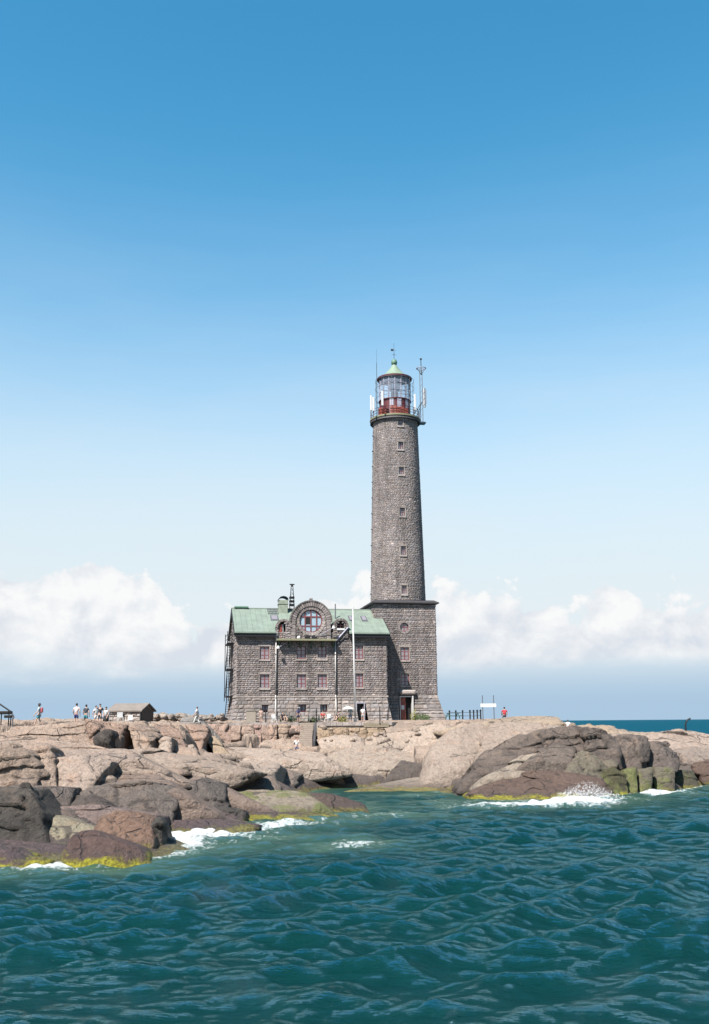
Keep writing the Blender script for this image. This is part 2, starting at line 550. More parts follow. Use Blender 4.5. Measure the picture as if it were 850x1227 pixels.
# left shore, from the water upward
rock([(66, 1030), (71, 1004), (86, 995), (104, 993), (122, 999), (146, 1010), (167, 1020), (172, 1036), (70, 1036)], 45.3, 3.4, (0.165, 0.098, 0.088), .45, 6, 3, 1.0,
     'low rounded brown boulder with bright yellow algae along its foot', name='boulder')
rock([(110, 992), (115, 983), (133, 973), (148, 971), (169, 975), (182, 985), (184, 1008), (120, 1008)], 49.5, 4.2, (0.262, 0.168, 0.124), .35, 7, 4, 0.5,
     'big rounded reddish brown boulder just behind the algae-fringed one', name='boulder', over=6)
rock([(176, 984), (190, 982), (195, 990), (194, 1010), (176, 1010)], 50.2, 2.0, DARKG, .15, 12, 5, 0.9,
     'small black angular boulder against the side of the reddish brown boulder', name='boulder', over=14)
rock([(-25, 941), (34, 943), (44, 968), (56, 990), (59, 1006), (-25, 1006)], 50.5, 6, (0.082, 0.076, 0.07), .22, 12, 6, 0.0,
     'massive dark grey block boulder with a steep shadowed side', name='boulder')
rock([(-20, 1014), (14, 1016), (32, 1026), (30, 1040), (-20, 1040)], 45, 2.4, PURP, .4, 6, 7, 1.0,
     'small dark purple wave-washed boulder beside the yellow algae patch', name='boulder')
rock([(-25, 1002), (40, 1003), (72, 1007), (78, 1030), (-25, 1030)], 47.2, 4, PURP, .6, 7, 8, 0.4)
rock([(30, 1030), (46, 1026), (60, 1031), (56, 1044), (28, 1044)], 44.9, 1.3, (0.2, 0.17, 0.05), .5, 6, 81, 1.0)
rock([(50, 977), (112, 976), (116, 1000), (56, 1000)], 51.2, 3, (0.36, 0.33, 0.245), .55, 10, 9, 0.1)
rock([(40, 962), (60, 958), (130, 965), (182, 978), (178, 990), (50, 985)], 53.8, 4.5, (0.27, 0.205, 0.19), .75, 10, 10)
rock([(150, 972), (200, 966), (262, 965), (276, 982), (190, 990), (150, 990)], 60, 6, (0.24, 0.165, 0.155), .7, 9, 11, 0.3)
rock([(240, 970), (258, 968), (290, 972), (291, 984), (276, 987), (245, 984)], 63.5, 3, DARKG, .25, 11, 12, 0.8)
rock([(190, 982), (236, 976), (266, 982), (254, 994), (196, 998)], 57.5, 4, PURP, .7, 7, 13, 0.5)
rock([(262, 974), (300, 969), (340, 968), (376, 970), (366, 984), (280, 986)], 64.8, 4, (0.16, 0.12, 0.10), .7, 8, 14, 1.0)
rock([(244, 960), (262, 945), (290, 938), (318, 936), (345, 940), (368, 952), (376, 962), (340, 974), (280, 972), (250, 970)], 67.5, 9, (0.34, 0.295, 0.235), .8, 6, 15, 0.1, mat=GRAN_G)
rock([(330, 956), (372, 947), (402, 953), (434, 963), (440, 977), (340, 979)], 69.5, 5, (0.15, 0.105, 0.09), .7, 6, 16, 0.4)
rock([(34, 944), (60, 946), (83, 945), (84, 958), (78, 968), (48, 966)], 57.5, 5, (0.215, 0.18, 0.165), .15, 13, 17)
rock([(77, 967), (84, 953), (110, 954), (124, 962), (132, 969), (100, 970)], 57.3, 2.5, (0.14, 0.115, 0.105), .3, 12, 18, 0, 'low wedge-shaped dark grey slab lying under the cracked grey cliff', name='boulder')
rock([(104, 952), (120, 944), (165, 940), (198, 944), (208, 956), (206, 968), (130, 970)], 59.3, 6, (0.235, 0.20, 0.182), .18, 12, 19)
rock([(207, 962), (228, 940), (246, 934), (262, 940), (264, 952), (240, 968), (212, 968)], 65, 7, (0.20, 0.172, 0.158), .22, 11, 20)
rock([(26, 944), (64, 932), (110, 920), (150, 915), (185, 922), (200, 948), (120, 952), (30, 952)], 61, 9, (0.265, 0.205, 0.175), .8, 7, 21)
rock([(140, 926), (165, 915), (205, 920), (246, 934), (262, 947), (200, 952), (150, 950)], 67.8, 8, (0.275, 0.215, 0.185), .8, 7, 121, sink=.6)
rock([(120, 924), (160, 906), (215, 905), (270, 918), (318, 930), (318, 944), (200, 944)], 74, 11, (0.27, 0.22, 0.19), .85, 7, 22)
rock([(-30, 895), (16, 895), (34, 908), (50, 929), (30, 945), (-30, 945)], 59.5, 5, (0.34, 0.27, 0.225), .3, 12, 23, over=26, sink=.2)
rock([(14, 896), (36, 893), (57, 897), (63, 911), (62, 932), (48, 931), (28, 914)], 61, 5, (0.42, 0.33, 0.275), .35, 11, 24)
rock([(69, 909), (103, 906), (128, 913), (124, 922), (92, 930), (69, 933)], 61.5, 4, (0.45, 0.37, 0.32), .3, 11, 25)
rock([(55, 896), (100, 893), (150, 897), (160, 908), (100, 914), (60, 912)], 65, 6, (0.42, 0.34, 0.29), .7, 9, 26)
rock([(-30, 880), (40, 880), (85, 885), (108, 896), (60, 901), (-30, 900)], 69, 6, TAN, .7, 9, 27)
rock([(-40, 864.5), (40, 864.5), (110, 865), (112, 880), (104, 900), (-40, 900)], 73.5, 11, TAN, .45, 10, 28, noise=.7, blocks=.6)
rock([(106, 866), (143, 867), (143, 880), (138, 900), (108, 900)], 75.5, 9, PINK, .2, 12, 29, over=30, sink=.2)
rock([(108, 881), (116, 875), (131, 876), (135, 888), (133, 898), (110, 898)], 74.5, 3, (0.06, 0.055, 0.055), .1, 9, 30, 0, 'black rounded boulder sunk in a hollow of the tan cliff', name='boulder', over=34)  # near-black tint puts the hollow's shade into the rock colour
rock([(153, 868.5), (178, 870), (184, 884), (182, 901), (158, 897)], 76.5, 8, (0.44, 0.34, 0.275), .3, 11, 31)
rock([(141, 868), (150, 869), (154, 880), (152, 897), (141, 897)], 79, 8, TAN, .2, 13, 32, over=8)
rock([(186, 904), (188, 889), (196, 883), (207, 887), (208, 896), (204, 906)], 76.6, 3.2, PALE, .35, 7, 33, 0, 'pale rounded boulder wedged in front of the cracked tan cliff', name='boulder')
rock([(184, 868.5), (202, 869.5), (209, 880), (220, 900), (214, 912), (192, 904)], 80, 9, PINK, .35, 11, 34)
rock([(202, 868), (213, 870), (221, 886), (220, 904), (208, 904)], 83, 8, TAN, .2, 12, 35)
rock([(206, 895), (232, 898), (240, 914), (214, 914)], 77.5, 3, TAN, .5, 10, 36)
rock([(226, 894), (231, 893), (240, 912), (228, 914)], 80.5, 3, PALE, .3, 12, 37)
rock([(222, 870), (244, 868), (248, 884), (244, 902), (230, 906), (224, 890)], 90, 9, PINK, .3, 10, 38)
rock([(246, 882), (258, 882), (270, 900), (274, 908), (258, 908)], 92, 4, (0.42, 0.34, 0.25), .6, 10, 39)
rock([(96, 898), (150, 892), (205, 900), (255, 914), (230, 926), (140, 916)], 71, 6, (0.40, 0.33, 0.28), .8, 8, 40)
# rocks round the cove
rock([(225, 912), (262, 904), (310, 905), (335, 916), (330, 930), (240, 930)], 84, 10, PALE, .85, 6, 41, noise=.6, blocks=.45)
rock([(262, 892), (300, 888), (362, 890), (380, 905), (330, 914), (262, 910)], 95, 9, PALE, .9, 6, 42, noise=.6, blocks=.45)
rock([(320, 906), (360, 902), (378, 916), (372, 930), (330, 926)], 94.5, 6, (0.36, 0.30, 0.25), .6, 8, 43, noise=.6, blocks=.45)
rock([(358, 902), (374, 898), (390, 906), (400, 924), (380, 928), (364, 922)], 97, 5, (0.40, 0.30, 0.235), .5, 8, 44)
rock([(300, 924), (332, 918), (362, 926), (356, 938), (310, 938)], 91, 5, GREY, .6, 7, 45)
rock([(392, 912), (412, 896), (446, 886), (482, 888), (515, 905), (512, 926), (420, 926)], 99, 8, (0.44, 0.375, 0.32), .85, 6, 46, noise=.6, blocks=.45)
rock([(340, 925), (400, 924), (470, 926), (480, 938), (345, 939)], 98.5, 5, (0.40, 0.35, 0.31), .85, 9, 47, noise=.6, blocks=.45)
rock([(380, 886), (412, 879), (436, 884), (440, 896), (384, 894)], 103, 4, PALE, .6, 10, 48, noise=.6, blocks=.45)
rock([(432, 892), (450, 880), (482, 876), (520, 872), (520, 890), (470, 900)], 103.5, 6, (0.47, 0.395, 0.335), .7, 9, 49, noise=.6, blocks=.45)
rock([(490, 896), (505, 872), (530, 866), (548, 870), (532, 888), (508, 902)], 102, 6, PALE, .6, 9, 50, noise=.6, blocks=.45)
# right whaleback and its broken foot
rock([(470, 938), (500, 928), (545, 924), (590, 926), (600, 950), (540, 952), (500, 944)], 91, 9, (0.36, 0.315, 0.27), .85, 6, 51, 0.5)
rock([(471, 926), (482, 911), (505, 916), (512, 926), (500, 932)], 97, 4, DGREY, .5, 9, 52)
rock([(512, 926), (515, 903), (526, 885), (546, 869), (572, 860), (586, 860), (588, 885), (575, 905), (572, 930), (530, 932)], 92.5, 13, (0.43, 0.36, 0.31), .8, 8, 53, noise=.6, blocks=.45)
rock([(573, 930), (576, 905), (590, 884), (588, 861), (615, 859), (640, 857), (662, 858), (690, 868), (690, 900), (640, 935)], 89, 16, (0.42, 0.35, 0.30), .8, 7, 54, noise=.6, blocks=.45)
rock([(572, 928), (590, 900), (625, 878), (655, 868), (690, 868), (732, 878), (737, 890), (734, 912), (700, 925), (620, 938)], 86.5, 9, (0.185, 0.15, 0.132), .65, 9, 55, noise=1.3)
rock([(650, 856.5), (662, 857), (674, 866), (640, 866), (610, 861), (626, 857)], 101, 8, (0.44, 0.36, 0.28), .5, 7, 56)
rock([(590, 930), (612, 915), (632, 904), (666, 898), (690, 902), (684, 920), (640, 932), (600, 940)], 84.8, 5, (0.38, 0.33, 0.275), .7, 10, 57)
rock([(638, 912), (650, 898), (672, 892), (690, 898), (690, 914)], 85.6, 5, (0.20, 0.165, 0.145), .5, 11, 58)
rock([(565, 956), (588, 941), (616, 931), (640, 926), (662, 917), (684, 917), (704, 926), (732, 941), (740, 960), (570, 963)], 80.5, 8, (0.19, 0.125, 0.098), .7, 6, 59, 0.9)
rock([(684, 920), (698, 899), (712, 905), (726, 919), (714, 928), (696, 926)], 85, 4, OLIV, .3, 11, 60, 0.2, over=-8)
rock([(700, 876), (712, 873), (724, 876), (740, 883), (741, 906), (722, 914), (702, 902)], 88, 7, (0.15, 0.125, 0.115), .25, 11, 61)
rock([(742, 884), (753, 882), (777, 885), (777, 916), (756, 921), (742, 907)], 89.5, 6, (0.20, 0.165, 0.15), .18, 12, 62, 0)
rock([(778, 889), (800, 890), (809, 901), (804, 912), (780, 920), (775, 918)], 91, 6, (0.18, 0.15, 0.138), .25, 12, 63)
rock([(722, 912), (733, 910), (742, 916), (740, 926), (726, 926)], 86.5, 2, OLIV, .3, 9, 64, 0.3, 'small olive green boulder below the vertical crack in the dark rock', name='boulder')
rock([(716, 924), (736, 922), (750, 930), (752, 946), (728, 948)], 84.5, 4, (0.10, 0.10, 0.04), .3, 9, 65, 1.0, mat=GRAN_G)
rock([(748, 924), (763, 920), (764, 944), (749, 946)], 86, 3.5, OLIV, .2, 16, 66, 0.4, mat=GRAN_G, blocks=.5, noise=.6, facets=2)
rock([(765, 922), (783, 920), (781, 945), (764, 946)], 87, 3.5, OLIV, .2, 16, 67, 0.4, mat=GRAN_G, blocks=.5, noise=.6, facets=2)
rock([(785, 920), (808, 922), (808, 945), (786, 946), (783, 934)], 88.5, 3.5, OLIV, .2, 16, 68, 0.4, mat=GRAN_G, blocks=.5, noise=.6, facets=2)
rock([(808, 924), (832, 926), (839, 940), (836, 945), (809, 945)], 92, 4, (0.10, 0.105, 0.06), .25, 9, 69, 0.5, mat=GRAN_G)
rock([(776, 918), (800, 912), (828, 916), (832, 930), (790, 930)], 94, 5, (0.21, 0.17, 0.15), .5, 9, 70)
rock([(808, 900), (830, 893), (870, 892), (880, 912), (820, 915)], 99, 6, (0.31, 0.26, 0.23), .6, 9, 71)
rock([(829, 918), (852, 909), (890, 908), (890, 938), (838, 934)], 96, 6, (0.20, 0.13, 0.10), .35, 9, 72, 0.3)
rock([(772, 886), (788, 876), (805, 870.5), (830, 876), (858, 884), (880, 890), (880, 906), (800, 902)], 104, 11, (0.45, 0.37, 0.32), .7, 7, 73)
rock([(740, 880), (752, 875), (772, 874), (786, 880), (784, 892), (744, 890)], 108, 6, (0.47, 0.38, 0.30), .7, 7, 74)
rock([(690, 870), (706, 864), (724, 864), (736, 870), (744, 880), (700, 884)], 106, 8, (0.46, 0.37, 0.28), .7, 7, 75)
# terrace cliff of jointed pink granite below the house
xsb = [243, 262, 276, 289, 304, 313, 322, 333, 347, 362]
for i in range(len(xsb) - 1):
    a, b = xsb[i], xsb[i + 1]
    c_ = (0.44 + 0.04 * rng.random(), 0.33 + 0.03 * rng.random(), 0.265 + 0.03 * rng.random())
    rock([(a + .4, 869.5 + rng.uniform(0, 1.5)), (b - .4, 869.5), (b - .4, 891), (a + .4, 891)], 104.2 + 0.2 * i + rng.random() * .5, 3.6, c_, .10, 22, 100 + i, cuts=1, sub=5, sink=.6, facets=3, bulge=.05, noise=1.6)
for i, (a, b) in enumerate([(381, 399), (399, 418), (418, 440), (440, 462)]):
    rock([(a + .4, 873), (b - .4, 873), (b - .4, 886 - i), (a + .4, 887 - i)], 106 + 0.4 * i, 3.5, (0.44, 0.335, 0.235), .12, 20, 120 + i, cuts=1, sub=5, sink=.6, facets=3, bulge=.05, noise=1.6)

CT = np.array(CTRL)


def rbf_fit(P):
    d = np.hypot(P[:, None, 0] - P[None, :, 0], P[:, None, 1] - P[None, :, 1])
    n = len(P)
    A = np.zeros((n + 3, n + 3))
    A[:n, :n] = d + np.eye(n) * -0.8
    A[:n, n] = 1
    A[:n, n + 1:n + 3] = P[:, :2]
    A[n:, :n] = A[:n, n:].T
    return np.linalg.solve(A, np.concatenate([P[:, 2], [0, 0, 0]]))


RW = rbf_fit(CT)


def hbase(x, y):
    sh = x.shape
    x, y = x.ravel(), y.ravel()
    out = RW[-3] + RW[-2] * x + RW[-1] * y
    for i in range(len(CT)):
        out = out + RW[i] * np.hypot(x - CT[i, 0], y - CT[i, 1])
    return np.clip(out, -4, 8).reshape(sh)


TX0, TX1, TY0, TY1, TS = -72.0, 72.0, 40.0, 160.0, 0.25
gx = np.arange(TX0, TX1 + TS / 2, TS)
gy = np.arange(TY0, TY1 + TS / 2, TS)
GX, GY = np.meshgrid(gx, gy)
cs = 3                                                   # base evaluated coarsely, then upsampled
bx, by = gx[::cs], gy[::cs]
BX, BY = np.meshgrid(bx, by)
HBc = hbase(BX, BY)


def bil(H, xs, ys, X, Y):
    fx = np.clip((X - xs[0]) / (xs[1] - xs[0]), 0, len(xs) - 1.001)
    fy = np.clip((Y - ys[0]) / (ys[1] - ys[0]), 0, len(ys) - 1.001)
    i, j = fx.astype(int), fy.astype(int)
    a, b = fx - i, fy - j
    return (H[j, i] * (1 - a) * (1 - b) + H[j, i + 1] * a * (1 - b) + H[j + 1, i] * (1 - a) * b + H[j + 1, i + 1] * a * b)


HB = bil(HBc, bx, by, GX, GY)
# jointed granite: cells keep their own level and tilt
nr = np.random.RandomState(11)
cells = []
for yy in np.arange(42, 160, 5.0):
    for xx in np.arange(-74, 74, 5.6):
        cells.append((xx + nr.uniform(-2.4, 2.4), yy + nr.uniform(-2.2, 2.2)))
cells = np.array(cells)
wx = GX + 0.9 * fbm(GX * 0.22, GY * 0.22, 0 * GX, 3, 3)
wy = GY + 0.9 * fbm(GX * 0.22, GY * 0.22, 0 * GX + 5, 4, 3)
d1 = np.full(GX.shape, 1e9)
d2 = np.full(GX.shape, 1e9)
ci = np.zeros(GX.shape, int)
for i, (cx_, cy_) in enumerate(cells):
    j0, j1 = np.searchsorted(gy, [cy_ - 11, cy_ + 11])
    i0, i1 = np.searchsorted(gx, [cx_ - 11, cx_ + 11])
    s = np.s_[j0:j1, i0:i1]
    dd = np.hypot(wx[s] - cx_, (wy[s] - cy_) * 1.15)
    near = dd < d1[s]
    d2[s] = np.where(near, d1[s], np.minimum(d2[s], dd))
    ci[s] = np.where(near, i, ci[s])
    d1[s] = np.where(near, dd, d1[s])
cb = bil(HBc, bx, by, cells[:, 0], cells[:, 1])
off = nr.uniform(-0.30, 0.30, len(cells))
tx, ty = nr.uniform(-0.09, 0.09, len(cells)), nr.uniform(-0.05, 0.10, len(cells))
plane = cb[ci] + off[ci] + tx[ci] * (GX - cells[ci, 0]) + ty[ci] * (GY - cells[ci, 1])
flat = np.clip((HB - 0.2) / 1.0, 0, 1)
settle = np.clip(1 - (np.hypot((GX - 2) / 26.0, (GY - 122) / 12.0)) ** 4, 0, 1)     # level ground around the buildings
HT = HB + (plane - HB) * 0.55 * flat * (1 - settle)
edge = (d2 - d1)
HT -= 0.45 * np.exp(-(edge / 0.28) ** 2) * flat * (1 - settle)
HT += (0.22 * fbm(GX * 0.35, GY * 0.35, 0 * GX, 21, 4) + 0.10 * fbm(GX * 1.3, GY * 1.3, 0 * GX, 31, 3)) * (0.35 + 0.65 * flat) * (1 - 0.8 * settle)
HT = np.where(settle > 0, HT * (1 - settle) + settle * np.clip(HT, 5.6, 6.15), HT)

cap = 6.20 + 0.10 * fbm(GX * .3, GY * .3, 0 * GX, 91, 3)
west = np.clip((-12.0 - GX) / 4.0, 0, 1) * (GY > 70) * (GY < 125)
HT = np.where(west > 0, HT * (1 - west) + west * np.minimum(HT, cap), HT)
# open fissures in the upper cliff, running back from the face
for px, py, Da, Db, w_, lean in ((147.5, 896, 73, 85, .34, .06), (187, 901, 75, 86, .36, .1), (224, 906, 80, 92, .42, .1), (236, 912, 79, 90, .3, .1), (121, 897, 73, 79.5, .9, .0), (65.5, 931, 60, 67, .24, .05), (20, 941, 57, 63.5, 1.3, .1)):
    p = at(px, py, Da)
    xx = p.x + (GY - Da) * (p.x / Da + lean)
    msk = (np.abs(GX - xx) < w_) & (GY > Da - 1) & (GY < Db)
    HT = np.where(msk, np.minimum(HT, p.z), HT)


def ground(x, y):
    return float(bil(HT, gx, gy, np.array([x]), np.array([y]))[0])


def grid_obj(name, X, Y, Z, mat, parent=None):
    h, w = X.shape
    v = np.stack([X, Y, Z], -1).reshape(-1, 3).astype(np.float32)
    idx = np.arange(h * w).reshape(h, w)
    q = np.stack([idx[:-1, :-1], idx[:-1, 1:], idx[1:, 1:], idx[1:, :-1]], -1).reshape(-1, 4).astype(np.int32)
    me = bpy.data.meshes.new(name)
    me.vertices.add(len(v))
    me.vertices.foreach_set('co', v.ravel())
    me.loops.add(q.size)
    me.loops.foreach_set('vertex_index', q.ravel())
    me.polygons.add(len(q))
    me.polygons.foreach_set('loop_start', np.arange(0, q.size, 4, dtype=np.int32))
    me.polygons.foreach_set('loop_total', np.full(len(q), 4, dtype=np.int32))
    me.polygons.foreach_set('use_smooth', np.ones(len(q), bool))
    me.update(calc_edges=True)
    me.validate()
    me.materials.append(mat)
    return link(bpy.data.objects.new(name, me), parent)


bedrock = grid_obj('bedrock', GX, GY, HT, GRAN_Z)
bedrock.data.attributes.new('joint', 'FLOAT', 'POINT').data.foreach_set('value', (np.exp(-(edge / 0.30) ** 2) * flat * (1 - settle)).astype(np.float32).ravel())
bedrock.color = (0.45, 0.365, 0.305, 0.35)
tag(bedrock, kind='structure')

# ------------------------------------------------------------------ sea
# rows and columns spread with distance so that the swell keeps its detail near the boat
ss_ = list(np.linspace(-.50, .50, 640))
g_s = ss_[1] - ss_[0]
while ss_[-1] < 6:
    g_s *= 1.12
    ss_ = [-(ss_[-1] + g_s)] + ss_ + [ss_[-1] + g_s]
ss_ = np.array(ss_)
ys = [-30, -10, 0, 6, 10, 13]
y = 15.0
while y < 27000:
    ys.append(y)
    y += 0.06 if y < 18 else (0.0033 * y if y < 125 else 0.035 * y)
ys = np.array(ys)
SS, SY = np.meshgrid(ss_, ys)
SX = SS * (np.abs(SY) + 8)
DX = np.gradient(ss_)[None, :] * (np.abs(SY) + 8)
DY = np.gradient(ys)[:, None] * np.ones_like(SX)
sp = np.maximum(DX, DY)
Z = np.zeros_like(SX)
OX = np.zeros_like(SX)
OY = np.zeros_like(SX)
wr = np.random.RandomState(5)
gust = 0.8 + 0.45 * fbm(SX * 0.035, SY * 0.06, 0 * SX, 77, 3)
near = np.where((SY < 400) & (np.abs(SX) < 400))
nsx, nsy, nsp, ngu = SX[near], SY[near], sp[near], gust[near]
zz_, ox_, oy_ = np.zeros_like(nsx), np.zeros_like(nsx), np.zeros_like(nsx)
for i in range(150):
    L = 0.26 * (5.6 / 0.26) ** wr.rand()
    th = R(-78) + wr.normal(0, R(32))
    kx, ky = math.cos(th) * 2 * math.pi / L, math.sin(th) * 2 * math.pi / L
    steep = (0.042 if L < 1.0 else 0.056) * (1.0 if L < 2.6 else (2.6 / L) ** 1.1)
    A = steep * L / (2 * math.pi) * (0.6 + 0.8 * wr.rand())
    ph = kx * nsx + ky * nsy + wr.rand() * 6.283
    fade = np.clip((L / nsp - 2.5) / 3.0, 0, 1) * ngu
    zz_ += A * np.sin(ph) * fade
    c = A * np.cos(ph) * fade * 0.75
    ox_ += c * math.cos(th)
    oy_ += c * math.sin(th)
Z[near], OX[near], OY[near] = zz_, ox_, oy_
# shelter in the cove, surf along the shore
HS = np.full_like(SX, -4.0)
m_ = (SX > TX0) & (SX < TX1) & (SY > TY0) & (SY < TY1)
HS[m_] = bil(HT, gx, gy, SX[m_], SY[m_])
cove = onz(415, 948)
calm = 1 - 0.55 * np.exp(-((SX - cove.x) / 9) ** 2 - ((SY - cove.y) / 9) ** 2)
depth = np.clip(-HS, 0, 4)
Z *= calm * (0.45 + 0.55 * np.clip(depth / 2.0, 0, 1))
foam = np.zeros_like(SX)
shal = np.exp(-depth / 0.9) * (SY < 135)
FOAM = [(60, 1038, 1.7, .9, .9, .15), (28, 1042, 1.6, .9, .6, .1), (100, 1044, 2.6, .6, .5, .05), (178, 1022, 1.6, 1.4, .8, .15), (197, 1008, 2.2, 1.4, .9, .2), (222, 1000, 3.0, 1.6, 1.1, .2), (245, 999, 2.4, 1.2, .9, .15), (278, 994, 3.4, 1.8, .8, .12), (305, 990, 3.2, 1.2, .7, .1), (210, 1012, 4.0, 1.6, .5, .0),
        (350, 988, 2.6, 1.0, .9, .2), (395, 983, 2.8, .8, .6, .08), (450, 977, 3.4, .9, .9, .15), (430, 1010, 1.5, .8, 1.2, .30), (412, 1015, 1.8, .7, .6, .1), (545, 961, 2.6, .8, .9, .1), (600, 965, 3.2, .9, .9, .15), (650, 965, 4.4, 1.3, 1.4, .3), (690, 963, 2.6, 1.3, 1.6, .4), (715, 961, 2.4, 1.2, 1.2, .3),
        (575, 967, 4.0, .7, .6, .05), (745, 957, 2.5, 1.2, .8, .15), (785, 951, 2.6, 1.2, 1.1, .2), (808, 951, 2.2, 1.0, .8, .15), (840, 944, 2.0, 1.0, 1.1, .2), (335, 1003, 2.2, .8, .5, .05), (500, 953, 2.0, .7, .5, .05)]
for px, py, rx, ry, amt, hh in FOAM:
    p = onz(px, py)
    g_ = np.exp(-((SX - p.x) / rx) ** 2 - ((SY - p.y) / (ry * 1.8)) ** 2)
    foam += 0.72 * amt * g_
    Z += 0.6 * hh * g_ * (0.75 + 0.9 * fbm(SX * 1.1, SY * 1.1, 0 * SX, 55, 3))
    shal = np.maximum(shal, 0.75 * np.exp(-((SX - p.x) / (rx * 1.6)) ** 2 - ((SY - p.y) / (ry * 3.0)) ** 2))
foam += 0.55 * np.exp(-((depth - 0.1) / 0.45) ** 2) * (np.abs(SX) < 60) * (SY > 42) * (SY < 110) * (calm > 0.7)
crest = np.clip((Z - 0.30) / 0.25, 0, 1) * (SY < 300)
foam += 0.16 * crest
OXs, OYs = SX + OX, SY + OY
sea = grid_obj('sea', OXs, OYs, Z, None)
for nm, arr in (('foam', foam), ('shallow', shal)):
    at_ = sea.data.attributes.new(nm, 'FLOAT', 'POINT')
    at_.data.foreach_set('value', np.clip(arr, 0, 2).astype(np.float32).ravel())
tag(sea, kind='structure')
mw = bpy.data.materials.new('sea_water')
mw.use_nodes = True
n = NT(mw.node_tree)
g = n.node('ShaderNodeNewGeometry').outputs['Position']
fo = n.node('ShaderNodeAttribute', attribute_name='foam').outputs['Fac']
sh_ = n.node('ShaderNodeAttribute', attribute_name='shallow').outputs['Fac']
fn = n.noise(n.node('ShaderNodeMapping', {'Vector': g, 'Scale': (1.0, 0.7, 1.0)}).outputs[0], 2.6, 8, 0.72, 0.9)
fm = n.ss(n.m('ADD', fo, n.m('MULTIPLY', n.m('SUBTRACT', fn, 0.5), 3.4)), 0.50, 1.35)
fm = n.m('MULTIPLY', fm, n.ss(fo, 0.04, 0.22))
tone = n.noise(g, 0.09, 3, 0.5)
deep = n.mix(tone, (0.0006, 0.0112, 0.0110), (0.0010, 0.0182, 0.0165))
wcol = n.mix(n.m('MULTIPLY', sh_, 0.8), deep, (0.045, 0.075, 0.05))
rip = n.m('ADD', n.noise(n.node('ShaderNodeMapping', {'Vector': g, 'Scale': (0.7, 1.5, 1.0), 'Rotation': (0, 0, .25)}).outputs[0], 4.0, 5, 0.65, 0.3), n.m('MULTIPLY', n.noise(n.node('ShaderNodeMapping', {'Vector': g, 'Scale': (0.7, 1.5, 1.0), 'Rotation': (0, 0, -.35)}).outputs[0], 1.7, 4, 0.6, 0.3), 1.4))
bp1 = n.node('ShaderNodeBump', {'Height': rip, 'Strength': 1.0, 'Distance': 0.21})
far = n.mr(n.node('ShaderNodeSeparateXYZ', {0: g}).outputs[1], 100, 400, 0.0, 1.0)
bp3 = n.node('ShaderNodeBump', {'Height': n.noise(n.node('ShaderNodeMapping', {'Vector': g, 'Scale': (0.5, 1.2, 1.0)}).outputs[0], 0.3, 4, 0.6), 'Strength': far, 'Distance': 4.0, 'Normal': bp1.outputs[0]})
fr = n.node('ShaderNodeFresnel', {'IOR': 1.333, 'Normal': bp3.outputs[0]}).outputs[0]
fr = n.m('MULTIPLY', fr, n.mr(far, 0, 1, 1.0, 0.24))       # open sea: steep wave faces turned to the eye mirror little sky
dif = n.node('ShaderNodeBsdfDiffuse', {'Color': n.mix(far, wcol, (0.002, 0.035, 0.055))})
glo = n.node('ShaderNodeBsdfGlossy', {'Color': (0.58, 0.86, 1.0), 'Roughness': 0.025, 'Normal': bp3.outputs[0]})
wb = n.node('ShaderNodeMixShader', {0: fr, 1: dif.outputs[0], 2: glo.outputs[0]})
fb = n.node('ShaderNodeBsdfPrincipled', {'Base Color': (0.36, 0.38, 0.385), 'Roughness': 0.9, 'Specular IOR Level': 0.1, 'Normal': n.node('ShaderNodeBump', {'Height': fn, 'Strength': 0.9, 'Distance': 0.25}).outputs[0]})
n.node('ShaderNodeOutputMaterial', {'Surface': n.node('ShaderNodeMixShader', {0: fm, 1: wb.outputs[0], 2: fb.outputs[0]}).outputs[0]})
sea.data.materials.clear()
sea.data.materials.append(mw)

# ------------------------------------------------------------------ rocks
ICO = {}
for sd in (2, 3, 4, 5, 6):
    bm = bmesh.new()
    bmesh.ops.create_icosphere(bm, subdivisions=sd, radius=1)
    bm.verts.index_update()
    ICO[sd] = (np.array([v.co[:] for v in bm.verts]), [tuple(v.index for v in f.verts) for f in bm.faces])
    bm.free()


def blocknoise(s, t, seed, w=0.07):
    i, j = np.floor(s).astype(np.int64), np.floor(t).astype(np.int64)
    f, g_ = s - i, t - j
    sf = np.clip((f - .5) / w + .5, 0, 1)
    sg = np.clip((g_ - .5) / w + .5, 0, 1)
    sf, sg = sf * sf * (3 - 2 * sf), sg * sg * (3 - 2 * sg)
    h = lambda a, b: _h(i + a, j + b, 0 * i, seed) - .5
    v = (h(0, 0) * (1 - sf) + h(1, 0) * sf) * (1 - sg) + (h(0, 1) * (1 - sf) + h(1, 1) * sf) * sg
    gr = np.maximum(np.exp(-((f - .5) / .055) ** 2) * (_h(i, 0 * j, 0 * i + 3, seed) > .35), np.exp(-((g_ - .5) / .028) ** 2) * (_h(0 * i, j, 0 * i + 4, seed) > .35))
    return v * 2, gr


def hull2(pts):
    pts = sorted(set(pts))
    def half(ps):
        h = []
        for p in ps:
            while len(h) > 1 and (h[-1][0] - h[-2][0]) * (p[1] - h[-2][1]) - (h[-1][1] - h[-2][1]) * (p[0] - h[-2][0]) <= 0:
                h.pop()
            h.append(p)
        return h
    a, b = half(pts), half(pts[::-1])
    return a[:-1] + b[:-1]


